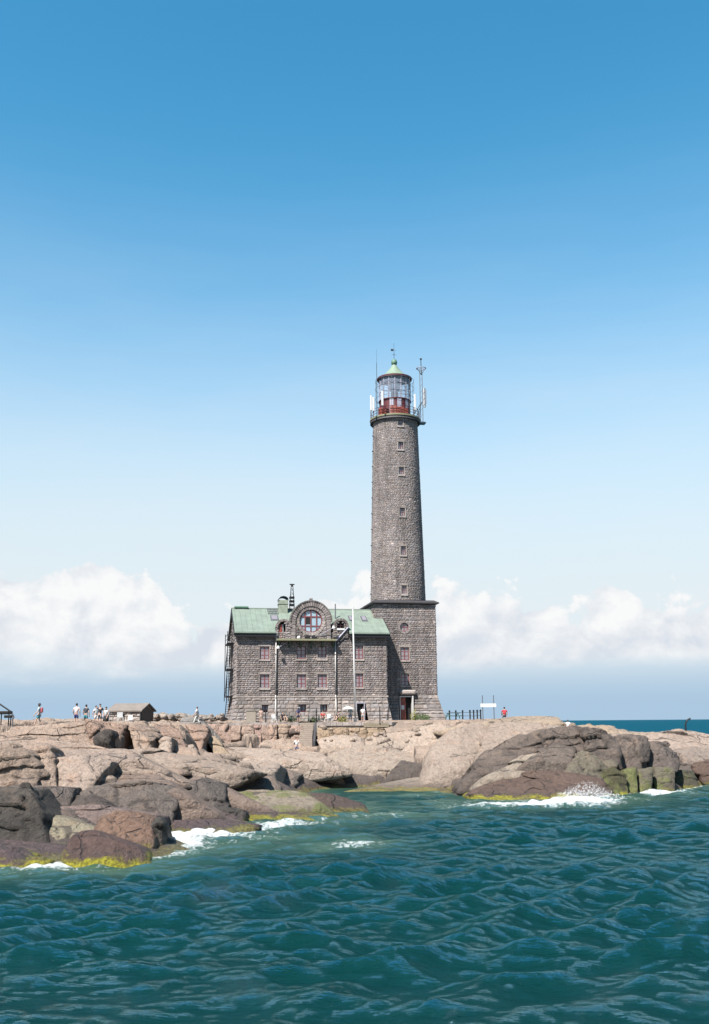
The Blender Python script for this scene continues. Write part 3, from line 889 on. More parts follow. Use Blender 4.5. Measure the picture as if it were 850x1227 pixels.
def rock_mesh(name, outline, D, T, kf=0.25, p=9.0, seed=1, noise=1.0, sink=1.0, bulge=0.16, sub=None, over=0.0, cuts=1, facets=4, blocks=1.0, deep=(.88, .975), bed=1.0):
    """rounded polytope: outline in photograph pixels, front foot at distance D, T deep; kf = share of the depth taken by the visible slope"""
    p = p * (3.0 if kf < .45 else 2.4)
    r = random.Random(seed)
    ys_ = [q[1] for q in outline]
    y0, y1 = min(ys_), max(ys_)
    P = []
    for (px, py) in outline:
        t = (y1 - py) / max(1e-6, y1 - y0)
        P.append(at(px, py, D + kf * T * t))
    xm = (min(q.x for q in P) + max(q.x for q in P)) / 2
    zt, zb = max(q.z for q in P), min(q.z for q in P)
    H, Wd = zt - zb, max(q.x for q in P) - min(q.x for q in P)
    C = Vector((xm, D + T * 0.5, (zt + zb) / 2))
    hp = hull2([(round(q.x, 4), round(q.z, 4)) for q in P])       # counter clockwise
    planes = []
    for i in range(len(hp)):
        a, b = hp[i], hp[(i + 1) % len(hp)]
        ex, ez = b[0] - a[0], b[1] - a[1]
        l = math.hypot(ex, ez)
        if l < 1e-3:
            continue
        nx, nz = ez / l, -ex / l
        nv = Vector((nx, r.uniform(-0.06, 0.06), nz)).normalized()
        if nz > 0.4:
            nv = Vector((nx, 0.10, nz)).normalized()
        pt = Vector((a[0], D + T * 0.5, a[1]))
        if nz < -0.6:
            pt.z -= sink
        planes.append((nv, pt))
    sl = Vector((0, kf * T, H)).normalized()
    N = Vector((0, -sl.z, sl.y))
    fc = Vector((xm, D + kf * T * 0.5, (zt + zb) / 2))
    b = bulge * min(H, Wd)
    def tilt(ax, az_):
        q = Matrix.Rotation(ax, 3, 'X') @ Matrix.Rotation(az_, 3, 'Z')
        return (q @ N).normalized()
    planes.append((tilt(R(over), R(r.uniform(-8, 8))), fc + N * b * 0.9))
    planes.append((tilt(R(-24 + over), R(r.uniform(-14, 14))), fc + N * b + Vector((r.uniform(-.1, .1) * Wd, 0, H * 0.22))))
    for c_ in range(cuts):
        sgn = 1 if c_ % 2 == 0 else -1
        planes.append((tilt(R(r.uniform(-30, 15)), R(sgn * r.uniform(24, 50))), fc + N * b * 0.4 + Vector((sgn * r.uniform(0.22, 0.36) * Wd, 0, r.uniform(-.1, .25) * H))))
    planes.append((Vector((r.uniform(-.2, .2), 1, 0.25)).normalized(), Vector((xm, D + T, C.z))))
    if kf >= .45:
        planes.append((Vector((r.uniform(-.12, .12), -1, .22)).normalized(), Vector((xm, D - .15, zb))))
        sink = max(sink, 2.4)
        planes = [(nv, Vector((pt.x, pt.y, zb - sink)) if nv.z < -.6 else pt) for nv, pt in planes]
    size = max(Wd, H, T)
    if sub is None:
        sub = 6 if Wd > 9.5 else (5 if Wd > 1.8 else 4)
    dirs, faces = ICO[sub]
    ax = np.array([Wd / 2, T / 2, H / 2 + min(sink, 1.2) * 0.5])
    v = dirs * ax
    inv = np.zeros(len(v))
    for nv, pt in planes:
        dd = nv.dot(pt - C)
        dd = max(dd, 0.05)
        q = v @ np.array(nv[:]) / dd
        inv += np.where(q > 0, q, 0) ** p
    t = inv ** (-1 / p)
    raw = v * t[:, None]
    nr_ = np.random.RandomState(seed * 7 + 1)
    for _ in range(facets):                      # chisel flat joint faces off the visible sides
        nv = np.array([nr_.uniform(-1, 1), -nr_.uniform(0.1, 1), nr_.uniform(-0.25, 1.0)])
        nv /= np.linalg.norm(nv)
        dd = (raw @ nv).max() * nr_.uniform(*deep)
        q = v @ nv / dd
        inv += np.where(q > 0, q, 0) ** p
    t = inv ** (-1 / p)
    pos = v * t[:, None] + np.array(C[:])
    u = v / np.linalg.norm(v, axis=1)[:, None]
    m = min(H, Wd, T)
    f1 = fbm(pos[:, 0] / (0.55 * m + .3), pos[:, 1] / (0.55 * m + .3), pos[:, 2] / (0.4 * m + .2), seed, 4, 0.5)
    f2 = fbm(pos[:, 0] * 2.2, pos[:, 1] * 2.2, pos[:, 2] * 2.8, seed + 5, 3, 0.55)
    rid = -np.clip(0.10 - np.abs(vnoise(pos[:, 0] * 0.55 + seed, pos[:, 1] * 0.3, pos[:, 2] * 0.35, seed + 9)), 0, 1) * 2.2
    disp = noise * (0.022 * m * f1 + 0.035 * f2 * min(1, m) + rid * min(0.35, 0.12 * m + 0.05))
    # jointed blocks: every block between two joint sets stands a little proud or back
    a1, a2 = nr_.uniform(-.25, .25, 2)
    wob = 0.45 * fbm(pos[:, 0] * .35, pos[:, 1] * .35, pos[:, 2] * .35, seed + 40, 3)
    s1 = (pos[:, 2] + a1 * .6 * pos[:, 0] + .10 * pos[:, 1]) / nr_.uniform(.55, 1.05) + wob
    s2 = (pos[:, 0] + .35 * pos[:, 1] + a2 * 1.6 * pos[:, 2]) / nr_.uniform(2.2, 4.4) + wob + nr_.rand()
    bn, gv = blocknoise(s1, s2, seed)
    amp = min(.34, .09 * m + .03) * blocks
    disp = disp + amp * bn - min(.20, .06 * m + .02) * blocks * gv
    pos = pos + u * disp[:, None]
    jt = np.clip(gv, 0, 1) * min(1.0, blocks)
    me = bpy.data.meshes.new(name)
    org = Vector((C.x, C.y, C.z - H / 2))
    me.from_pydata([tuple(q) for q in (pos - np.array(org[:]))], [], faces)
    me.polygons.foreach_set('use_smooth', [True] * len(faces))
    me.update()
    me.attributes.new('joint', 'FLOAT', 'POINT').data.foreach_set('value', jt.astype(np.float32))
    return me, org


def build_rock(outline, D, T, col, kf=0.25, p=9.0, seed=1, algae=0.0, label=None, cat='boulder', name='rock_slab', mat=None, group=None, **kw):
    if label:
        kw = {'facets': 9, 'deep': (.76, .94), 'cuts': 2, **kw}
    else:
        xm_ = (min(q[0] for q in outline) + max(q[0] for q in outline)) / 2
        outline = [(xm_ + (q[0] - xm_) * 1.07, q[1]) for q in outline]
    me, org = rock_mesh(name, outline, D, T, kf, p, seed, **kw)
    o = bpy.data.objects.new(name, me)
    me.materials.append(mat or GRAN)
    o.location = org
    if max(col) < .26:
        g_ = sum(col) / 3
        col = tuple((q * .9 + g_ * .1) * .80 for q in col)
    o.color = (*col, algae)
    if label:
        link(o)
        tag(o, label, cat, group)
    else:
        link(o, bedrock)
    return o


for args, kw in RK:
    build_rock(*args, **{a_: b_ for a_, b_ in kw.items() if a_ != 'free'})


# ------------------------------------------------------------------ lighthouse and house frames
RZ = R(10.5)
MR = Matrix.Rotation(RZ, 3, 'Z')
UX, VY = MR @ Vector((1, 0, 0)), MR @ Vector((0, 1, 0))
TY = 126.0
tb = at(477.3, 722, TY)
TC = Vector((tb.x, TY, 0))                     # tower axis
HALF = 3.78
GZ = 6.05                                      # ground at the buildings


class Frame:
    """a thing's own axes: x along the front, y to the back"""
    def __init__(s, org):
        s.o = Vector(org)

    def loc(s, px, py, y0=0.0):
        d = ray(px, py)
        c = Vector((0, 0, CAMZ))
        p0 = s.o + VY * y0
        t = (p0 - c).dot(VY) / d.dot(VY)
        q = c + d * t - s.o
        return q.dot(UX), q.z                  # local x, local z

    def x(s, px, py, y0=0.0):
        return s.loc(px, py, y0)[0]

    def z(s, px, py, y0=0.0):
        return s.loc(px, py, y0)[1]


# ---- stone skins
def stone_skin(name, parent, u0, u1, z0, z1, mapf, mat, holes=(), ch=0.36, sw=0.66, proud=(0.03, 0.11), seed=1, inset=0.035, stuff=True, tvar=0.22, singles=False):
    """coursed rock faced stones over a (u,z) rectangle; mapf(u,z,out) gives the point 'out' metres proud of the wall line"""
    r = random.Random(seed)
    nC = max(1, round((z1 - z0) / ch))
    zs = [z0 + (z1 - z0) * i / nC + (r.uniform(-.2, .2) * ch if 0 < i < nC else 0) for i in range(nC + 1)]
    V, F, T = [], [], []
    objs = []
    for i in range(nC):
        a, b = zs[i], zs[i + 1]
        zc = (a + b) / 2
        spans = [(u0, u1)]
        for h in holes:
            hs = h(zc)
            if not hs:
                continue
            new = []
            for s0, s1 in spans:
                if hs[1] <= s0 or hs[0] >= s1:
                    new.append((s0, s1))
                else:
                    if hs[0] > s0 + .02:
                        new.append((s0, hs[0]))
                    if hs[1] < s1 - .02:
                        new.append((hs[1], s1))
            spans = new
        for s0, s1 in spans:
            u = s0
            first = True
            while u < s1 - 1e-4:
                w = sw * r.uniform(0.55, 1.5) * (0.6 if first and i % 2 else 1)
                first = False
                e = u + w
                if s1 - e < sw * 0.45:
                    e = s1
                ins = min(inset, (e - u) * .25, (b - a) * .25)
                base = len(V) if not singles else 0
                pr = lambda: r.uniform(*proud)
                vs = [mapf(u, a, -0.02), mapf(e, a, -0.02), mapf(e, b, -0.02), mapf(u, b, -0.02),
                      mapf(u + ins, a + ins, pr()), mapf(e - ins, a + ins, pr()), mapf(e - ins, b - ins, pr()), mapf(u + ins, b - ins, pr()),
                      mapf((u + e) / 2 + r.uniform(-.15, .15) * (e - u), zc + r.uniform(-.2, .2) * (b - a), proud[1] * r.uniform(.8, 1.5))]
                fs = [(0, 1, 5, 4), (1, 2, 6, 5), (2, 3, 7, 6), (3, 0, 4, 7), (4, 5, 8), (5, 6, 8), (6, 7, 8), (7, 4, 8)]
                t = max(0.35, 1 + r.gauss(0, tvar * .5))
                tw = r.uniform(-.05, .05)
                tint = (t * (1 + tw), t, t * (1 - tw))
                if r.random() < 0.012:
                    tint = (1.7, 1.65, 1.6)
                if singles:
                    o = mesh_obj('stone', vs, fs, mat, parent)
                    set_tint(o.data, [tint] * 9)
                    objs.append(o)
                else:
                    V += vs
                    F += [tuple(q + base for q in f) for f in fs]
                    T += [tint] * 9
                u = e
    if singles:
        return objs
    o = mesh_obj(name, V, F, mat, parent)
    set_tint(o.data, T)
    if stuff:
        o['kind'] = 'stuff'
    return o


def set_tint(me, cols):
    a = me.attributes.new('tint', 'FLOAT_COLOR', 'POINT')
    arr = np.ones((len(me.vertices), 4), np.float32)
    arr[:, :3] = np.array(cols, np.float32)
    a.data.foreach_set('color', arr.ravel())


def tinted(o, lo=0.85, hi=1.12):
    t = rng.uniform(lo, hi)
    set_tint(o.data, [(t, t, t)] * len(o.data.vertices))
    return o


def rect_hole(x0, x1, z0, z1):
    return lambda z: (x0, x1) if z0 <= z <= z1 else None


def round_hole(cx, cz, r):
    return lambda z: (cx - math.sqrt(r * r - (z - cz) ** 2), cx + math.sqrt(r * r - (z - cz) ** 2)) if abs(z - cz) < r else None


def front(y0):
    return lambda u, z, o: (u, y0 - o, z)


def window(parent, x0, x1, z0, z1, y0=0.0, rows=3, cols=2, frame=None, sill=True, curtain=True, depth=0.22, lintel=True, name='window'):
    """red framed window set back in its stone opening: frame (the part) > glass, curtain, sill, jamb stones"""
    frame = frame or RED
    t = 0.10 if (x1 - x0) > 0.8 else 0.07
    yf = y0 + depth - 0.10
    m = MB()
    m.box(x0, x0 + t, yf, yf + .07, z0, z1).box(x1 - t, x1, yf, yf + .07, z0, z1)
    m.box(x0 + t, x1 - t, yf + .002, yf + .068, z1 - t, z1).box(x0 + t, x1 - t, yf + .002, yf + .068, z0, z0 + t)
    for i in range(1, cols):
        xm = x0 + (x1 - x0) * i / cols
        m.box(xm - t * .55, xm + t * .55, yf - .012, yf + .055, z0 + t, z1 - t)
    for j in range(1, rows):
        zm = z0 + (z1 - z0) * j / rows
        m.box(x0 + t, x1 - t, yf + .01, yf + .05, zm - t * .38, zm + t * .38)
    o = m.build(name, frame, parent)
    MB().box(x0 + t * .5, x1 - t * .5, yf + .03, yf + .036, z0 + t * .5, z1 - t * .5).build('glass', GLASS, o)
    sm = MB()
    if sill:
        tinted(sm.box(x0 - .12, x1 + .12, y0 - .13, y0 + depth + .12, z0 - .20, z0 - .002).build('sill', TRIM, o), .95, 1.2)
    tinted(MB().box(x0 - .14, x0 - .004, y0 - .035, y0 + depth + .12, z0, z1).build('jamb', TRIM, o), .75, 1.0)
    tinted(MB().box(x1 + .004, x1 + .14, y0 - .035, y0 + depth + .12, z0, z1).build('jamb', TRIM, o), .75, 1.0)
    if lintel:
        tinted(MB().box(x0 - .2, x1 + .2, y0 - .06, y0 + depth + .12, z1 + .004, z1 + .26).build('lintel', TRIM, o), .7, .95)
    return o


# ------------------------------------------------------------------ lighthouse
LH = Frame((TC.x, TC.y, GZ))
lighthouse = empty('lighthouse', (TC.x, TC.y, GZ), RZ, 'tall round grey stone lighthouse tower on a square stone base', 'lighthouse')
YB = -HALF
zc = LH.z(484, 724, YB)            # top of the square base
zp = LH.z(522, 833, YB)            # top of the plinth
zdoor = LH.z(487, 833, YB)
dx0, dx1 = LH.x(478.5, 850, YB), LH.x(494.5, 850, YB)
w1 = (*[LH.x(q, 783, YB) for q in (480, 490.3)], LH.z(485, 791.0, YB), LH.z(485, 775.5, YB))
w2 = (*[LH.x(q, 815, YB) for q in (481, 490.6)], LH.z(485, 821.5, YB), LH.z(485, 807, YB))
rcx, rcz = LH.loc(484.6, 751.5, YB)
rr = 0.55
FL = 0.85                          # spread of the plinth


def bat(sgn, axis, half, h, fl):
    def f(u, z, o):
        out = half + o + fl * max(0.0, 1 - z / h) ** 1.2
        k_ = out / half
        if axis == 'y':
            return (u * k_, sgn * out, z)
        return (sgn * out, u * k_, z)
    return f


holes = [rect_hole(w1[0], w1[1], w1[2], w1[3]), rect_hole(w2[0], w2[1], w2[2], w2[3]), round_hole(rcx, rcz, rr + .02)]
stone_skin('base_masonry', lighthouse, -HALF, HALF, zp, zc, front(YB), STONE, holes, 0.23, 0.37, (0.015, 0.065), seed=21)
stone_skin('base_masonry', lighthouse, -HALF, HALF, zp, zc, lambda u, z, o: (-HALF - o, -u, z), STONE, [], 0.36, 0.62, seed=22)
stone_skin('base_masonry', lighthouse, -HALF, HALF, zp, zc, lambda u, z, o: (HALF + o, u, z), STONE, [], 0.36, 0.62, seed=23)
stone_skin('base_masonry', lighthouse, -HALF, HALF, zp, zc, lambda u, z, o: (-u, HALF + o, z), STONE, [], 0.4, 0.9, seed=24)
door_hole = rect_hole(dx0, dx1, -1, zdoor)
stone_skin('stone', lighthouse, -HALF, HALF, 0, zp, bat(-1, 'y', HALF, zp, FL), PLINTH, [door_hole], 0.40, 0.72, (0.03, 0.11), seed=25, singles=True)
stone_skin('plinth_masonry', lighthouse, -HALF, HALF, 0, zp, lambda u, z, o: (lambda q: (q[0], -q[1], q[2]))(bat(1, 'x', HALF, zp, FL)(u, z, o)), PLINTH, [], 0.46, 0.85, seed=26)
stone_skin('plinth_masonry', lighthouse, -HALF, HALF, 0, zp, lambda u, z, o: (lambda q: (q[0], -q[1], q[2]))(bat(-1, 'x', HALF, zp, FL)(-u, z, o)), PLINTH, [], 0.46, 0.85, seed=27)
# dark core behind the skins (with a doorway cut in the front)
co = MB()
co.box(-HALF + .02, HALF - .02, YB + .36, HALF - .02, -.8, zc - .02)
co.build('core', CORE, lighthouse)
for (x0, x1, z0, z1) in (w1, w2):
    window(lighthouse, x0, x1, z0, z1, YB, 3, 2)
# round window
ang = [2 * math.pi * i / 24 for i in range(24)]
m = MB()
for i in range(24):
    a, b = ang[i], ang[(i + 1) % 24]
    q = [(rcx + r_ * math.cos(t), rcz + r_ * math.sin(t)) for r_, t in ((rr - .09, a), (rr, a), (rr, b), (rr - .09, b))]
    m.extr(q[::-1], YB + .12, YB + .2)
m.box(rcx - .04, rcx + .04, YB + .13, YB + .19, rcz - rr + .05, rcz + rr - .05).box(rcx - rr + .05, rcx + rr - .05, YB + .125, YB + .185, rcz - .04, rcz + .04)
rw = m.build('round_window', RED, lighthouse)
MB().extr([(rcx + (rr - .04) * math.cos(t), rcz + (rr - .04) * math.sin(t)) for t in ang], YB + .16, YB + .17).build('glass', GLASS, rw)
for i in range(14):
    a, b = 2 * math.pi * i / 14 + .02, 2 * math.pi * (i + 1) / 14 - .02
    q = [(rcx + r_ * math.cos(t), rcz + r_ * math.sin(t)) for r_, t in ((rr, a), (rr + .26, a), (rr + .27, (a + b) / 2), (rr + .26, b), (rr, b), (rr - .01, (a + b) / 2))]
    tinted(MB().extr(q[::-1], YB - .09, YB + .3).build('voussoir', STONE, rw), .8, 1.3)
# doorway
d_ = MB()
d_.box(dx0 + .02, dx0 + .10, YB - .35, YB + .2, .02, zdoor - .1).box(dx1 - .12, dx1, YB - .55, YB + .2, .02, zdoor - .1).box(dx0 + .1, dx1 - .12, YB - .32, YB + .19, zdoor - .22, zdoor - .1)
df = d_.build('door_frame', WHITE, lighthouse)
lf = MB()
lf.box(dx0 + .11, dx0 + .78, YB - .06, YB + .01, .06, zdoor - .24)
lf.box(dx0 + .2, dx0 + .69, YB - .085, YB - .05, .25, 1.0).box(dx0 + .2, dx0 + .69, YB - .085, YB - .05, 1.15, zdoor - .4)
door = lf.build('door', ORANGE, lighthouse)
MB().tube((dx0 + .70, YB - .16, 1.1), (dx0 + .70, YB - .05, 1.1), .03).tube((dx0 + .62, YB - .16, 1.1), (dx0 + .74, YB - .16, 1.1), .025).build('handle', STEEL, door)
MB().box(dx0 + .25, dx0 + .62, YB - .10, YB - .088, 1.35, 1.85).build('notice', WHITE, door)
lx0, lx1 = LH.x(478.5, 829, YB), LH.x(498, 829, YB)
lz0, lz1 = LH.z(488, 832.6, YB), LH.z(488, 826.8, YB)
lb = MB().box(lx0, lx1, YB - .62, YB + .3, lz0, lz1, .16)
lint = tinted(lb.build('door_lintel', TRIM, lighthouse), .95, 1.0)
tinted(MB().box(dx0 - .6, dx1 + .6, YB - 1.9, YB - .9, -.6, .12, .04).box(dx0 - .5, dx1 + .5, YB - .9, YB + .2, -.6, .02, .02).build('doorstep', TRIM, lighthouse))
# cornice of the square base: sloped dark slabs
e = 0.42
m = MB()
for (h0, h1, za, zb) in ((HALF + .10, HALF + e, zc, zc + .10), (HALF + e, HALF + e, zc + .10, zc + .24), (HALF + e, HALF - .1, zc + .24, zc + .52)):
    v = [(-h0, -h0, za), (h0, -h0, za), (h0, h0, za), (-h0, h0, za), (-h1, -h1, zb), (h1, -h1, zb), (h1, h1, zb), (-h1, h1, zb)]
    m.add(v, [(0, 1, 5, 4), (1, 2, 6, 5), (2, 3, 7, 6), (3, 0, 4, 7)])
m.add([(-HALF, -HALF, zc + .51), (HALF, -HALF, zc + .51), (HALF, HALF, zc + .51), (-HALF, HALF, zc + .51)], [(0, 1, 2, 3)])
m.build('cornice', SLATE, lighthouse)
# shaft
zs0 = zc + 0.45
zs1 = LH.z(474, 502.5, -2.0)
r0, r1 = 3.43, 2.86


def rad(z):
    t = (z - zs0) / (zs1 - zs0)
    return r0 + (r1 - r0) * t


def shaftmap(u, z, o):
    a = u
    q = rad(z) + o
    return (q * math.sin(a), -q * math.cos(a), z)


sw_ = []
for py, hh in ((506, 7.5), (533.5, 9.5), (564, 9.5), (613.5, 10), (660, 10.5), (707, 10.5)):
    z_ = LH.z(480, py, -3.1)
    h_ = hh / 2 * 0.105 * 1.0
    sw_.append((-0.33, 0.33, z_ - h_, z_ + h_))
shol = [(lambda z, q=q: (q[0] / rad(z), q[1] / rad(z)) if q[2] <= z <= q[3] else None) for q in sw_]
stone_skin('shaft_masonry', lighthouse, -math.pi, math.pi, zs0, zs1, shaftmap, STONE, shol, 0.22, 0.32 / 3.1, (0.012, 0.06), seed=31, inset=0.012)
MB().lathe([(rad(zs0) - .3, zs0 - .3), (rad(zs1) - .3, zs1)], 40).build('shaft_core', CORE, lighthouse, True)
for q in sw_:
    y_ = -rad(q[2])
    window(lighthouse, q[0], q[1], q[2], q[3], y_, 2, 2, frame=DRED, sill=True, depth=.26, lintel=True)
# rain pipe bolts up the left side of the shaft
for i in range(11):
    z_ = zs0 + 1.2 + i * (zs1 - zs0 - 3) / 10
    a = R(-88)
    p_ = shaftmap(a, z_, 0.0)
    q_ = shaftmap(a, z_, 0.22)
    MB().tube(p_, q_, .06).build('iron_bolt', DARK, lighthouse)
# gallery
zg = LH.z(474, 495.3, -3.4)
m = MB().lathe([(rad(zs1) - .05, zs1 - .1), (rad(zs1) + .12, zs1 + .1), (rad(zs1) + .42, zg - .42), (3.24, zg - .24), (3.24, zg - .10)], 48)
m.build('gallery_corbel', SLATE, lighthouse)
MB().lathe([(3.24, zg - .10), (3.32, zg - .08), (3.32, zg + .12), (3.26, zg + .14), (0.1, zg + .14)], 48).build('gallery_floor', OLIVE, lighthouse)
zgl0 = LH.z(474, 475.5, -2.1)     # glass foot
zgl1 = LH.z(474, 449.2, -2.1)
RL = 2.06
MB().lathe([(RL - .02, zg + .15), (RL - .02, zgl0 - .12), (RL + .1, zgl0 - .1), (RL + .1, zgl0), (RL - .12, zgl0)], 32).build('lantern_wall', DRED, lighthouse)
for a in (-.62, -.1, .45):
    x_, y_ = (RL + .02) * math.sin(a), -(RL + .02) * math.cos(a)
m = MB()
for k_ in range(3):
    a = (-.42, .05, .62)[k_]
    m.add([(RL * 1.02 * math.sin(a + s_), -RL * 1.02 * math.cos(a + s_), z_) for z_ in (zg + .5, zgl0 - .15) for s_ in (-.13, .13)], [(0, 1, 3, 2)])
m.build('lantern_vents', LAV, lighthouse)
m = MB()
NM = 16
for i in range(NM):
    a = 2 * math.pi * (i + .5) / NM
    m.tube((RL * math.sin(a), -RL * math.cos(a), zgl0), (RL * math.sin(a), -RL * math.cos(a), zgl1), .055, n=6)
for z_ in (zgl0 + (zgl1 - zgl0) * .36, zgl0 + (zgl1 - zgl0) * .70):
    m.ring(RL, z_, .035, 32)
m.build('lantern_mullions', LAV, lighthouse)
for i in range(NM):
    a, b = 2 * math.pi * (i - .47) / NM, 2 * math.pi * (i + .47) / NM
    q = [(RL * math.sin(t), -RL * math.cos(t)) for t in (a, b)]
    MB().add([(q[0][0], q[0][1], zgl0), (q[1][0], q[1][1], zgl0), (q[1][0], q[1][1], zgl1), (q[0][0], q[0][1], zgl1)], [(0, 1, 2, 3)]).build('pane', LGLASS, lighthouse)
# lens
zl = LH.z(474, 463, 0)
prof = []
for i in range(17):
    t = -1 + 2 * i / 16
    prof.append((.35 + .42 * math.cos(t * 1.35) + (.05 if i % 2 else 0), zl + t * .85))
le = MB().lathe(prof, 24).build('lens', LENS, lighthouse, True)
MB().lathe([(.5, zgl0 - .3), (.5, zl - .95), (.32, zl - .85)], 16).build('lens_pedestal', DARK, le)
MB().lathe([(.22, zl - .3), (.25, zl), (.22, zl + .3)], 12).build('lamp', WHITE, le)
# roof
zr = LH.z(474, 437.8, 0)
mr_ = MB()
pts = []
for i in range(13):
    t = i / 12
    r_ = (RL + .18) * (1 - t) + .24 * t
    z_ = zgl1 + .18 + (zr - zgl1 - .1) * (t ** 2.2 * .6 + t * .4)
    pts.append((r_, z_))
mr_.lathe([(RL + .22, zgl1 + .16)] + pts, 48)
roof = mr_.build('lantern_roof', CREAM, lighthouse, True)
MB().lathe([(RL - .1, zgl1 - .02), (RL + .24, zgl1 - .02), (RL + .26, zgl1 + .17), (RL + .1, zgl1 + .2)], 48).build('eave_band', DRED, roof)
zb_ = LH.z(474, 434, 0)
MB().lathe([(.30, zr - .1), (.24, zr + .02), (.22, zb_ - .42), (.34, zb_ - .36), (.40, zb_ - .12), (.38, zb_ + .1), (.28, zb_ + .3), (.1, zb_ + .4), (.04, zb_ + .42)], 24).build('ball_vent', COPPERD, roof, True)
zv = LH.z(472, 411, 0)
v_ = MB().tube((0, 0, zb_ + .35), (0, 0, zv), .03, .015, 6)
zv2 = LH.z(472, 425, 0)
v_.tube((-.35, 0, zv2), (.35, 0, zv2), .015, n=5).tube((0, -.35, zv2 + .0), (0, .35, zv2), .015, n=5)
zv3 = LH.z(472, 419.5, 0)
v_.box(-.42, -.08, -.01, .01, zv3 - .14, zv3 + .14).tube((-.1, 0, zv3), (.3, 0, zv3), .015, n=5)
v_.build('weather_vane', DARK, roof)
# outer hoop cage
m = MB()
RC = 2.55
for z_ in (zgl1 - .15, zgl0 + (zgl1 - zgl0) * .58, zgl0 + .35):
    m.ring(RC, z_, .022, 36)
for i in range(12):
    a = 2 * math.pi * (i + .25) / 12
    m.tube((RC * math.sin(a), -RC * math.cos(a), zg + .14), (RC * math.sin(a), -RC * math.cos(a), zgl1 - .1), .02, n=5)
m.build('lantern_cage', STEEL, lighthouse)
# gallery railing
for i in range(20):
    a = 2 * math.pi * i / 20
    MB().tube((3.2 * math.sin(a), -3.2 * math.cos(a), zg + .14), (3.2 * math.sin(a), -3.2 * math.cos(a), zg + 1.2), .035, n=6).build('railing_post', DRED, lighthouse)
for z_ in (zg + .5, zg + .85, zg + 1.2):
    MB().ring(3.2, z_, .028, 40).build('railing_rail', DRED, lighthouse)
# orange cabinets on the gallery
for (a, w, h) in ((-.95, .7, 1.05), (-.62, .5, .75), (-.30, .8, 1.15), (.02, 1.0, .95), (.32, .55, .8)):
    c_, s_ = math.cos(a), math.sin(a)
    m = MB()
    m.box(-w / 2, w / 2, -.25, .25, zg + .15, zg + .15 + h, .03)
    m.box(-w / 2 + .06, w / 2 - .06, -.27, -.24, zg + .25, zg + .05 + h)
    o = m.build('cabinet', ORANGE, lighthouse)
    o.location = (2.66 * s_, -2.66 * c_, 0)
    o.rotation_euler = (0, 0, a)


# ---- antennas on the gallery (own things)
def wpos(fr, x, y, z):
    return fr.o + UX * x + VY * y + Vector((0, 0, z))


def panel_antenna(px, py0, py1, yloc, label):
    x, zt = LH.loc(px, py0, yloc)
    zb2 = LH.z(px, py1, yloc)
    t = empty('panel_antenna', wpos(LH, x, yloc, zb2), RZ, label, 'antenna', 'white panel antennas on the gallery rail')
    h = zt - zb2
    MB().box(-.13, .13, -.08, .08, 0, h, .03).build('radome', WHITE, t)
    MB().tube((.0, .16, -.35), (.0, .16, h - .1), .04).tube((0, .05, h * .25), (0, .17, h * .25), .03).tube((0, .05, h * .8), (0, .17, h * .8), .03).build('bracket_pole', STEEL, t)
    return t


panel_antenna(444.8, 474, 492, -1.2, 'white panel antenna, outermost on the rail beside the whip aerial')
panel_antenna(447.6, 476, 492.5, -2.2, 'white panel antenna paired close beside the outermost one')
panel_antenna(458.3, 468.5, 486, -3.3, 'white panel antenna standing in front of the orange cabinets')
panel_antenna(497.2, 472.5, 491.5, -2.3, 'white panel antenna between the lantern and the aerial mast')
x_, zt = LH.loc(508.6, 465, .6)
t = empty('panel_antenna', wpos(LH, x_, .6, LH.z(508.6, 488, .6)), RZ, 'long pale grey panel antenna fixed outside the aerial mast', 'antenna')
h = zt - LH.z(508.6, 488, .6)
MB().box(-.16, .16, -.09, .09, 0, h, .03).build('radome', WHITE, t)
MB().box(.17, .26, -.05, .05, .5, h - .2, .02).build('side_panel', LAV, t)
# aerial mast
x_, z_ = LH.loc(505.5, 494, 0)
am = empty('aerial_mast', wpos(LH, x_, 0, zg), RZ, 'purple-grey metal aerial mast with a ring at its top on the gallery edge', 'mast')
ztm = LH.z(505.5, 430, 0) - zg
zrg = LH.z(505.5, 441.5, 0) - zg
m = MB().tube((-.16, 0, -.2), (-.16, 0, zrg - .1), .05).tube((.16, 0, -.2), (.16, 0, zrg - .3), .05)
for i in range(9):
    a = -.1 + i * (zrg) / 9
    m.tube((-.16, 0, a), (.16, 0, a + .45), .02, n=5)
m.build('lattice', STEEL, am)
MB().ring(.62, zrg, .06, 20, (.05, 0)).tube((-.5, 0, zrg), (.6, 0, zrg), .03).build('ring', LAV, am)
MB().tube((.05, 0, zrg - .9), (.05, 0, ztm), .05).tube((.05, 0, zrg - .9), (-.5, 0, zrg), .03).tube((.05, 0, zrg - .9), (.6, 0, zrg), .03).box(-.08, .18, -.1, .1, ztm - .1, ztm + .04).build('top_pole', DARK, am)
MB().tube((.1, 0, 2.9), (-1.15, 0, .9), .045).tube((.1, 0, 2.9), (-.7, -.4, .9), .045).build('stay', DARK, am)
MB().box(-.9, .45, -.5, .5, -.18, -.02).build('platform', STEEL, am)
x_, z_ = LH.loc(452.2, 492, -.6)
wh = MB().tube((0, 0, 0), (0, 0, LH.z(452.2, 436, -.6) - zg), .035, .03, 6).tube((0, 0, LH.z(452.2, 436, -.6) - zg), (0, 0, LH.z(452.2, 420, -.6) - zg), .015, .01, 5).box(-.06, .06, -.06, .06, 2.0, 2.2).build('whip_aerial', DARK)
wh.location = wpos(LH, x_, -.6, zg + .14)
tag(wh, 'thin dark whip aerial rising past the lantern glass', 'aerial')

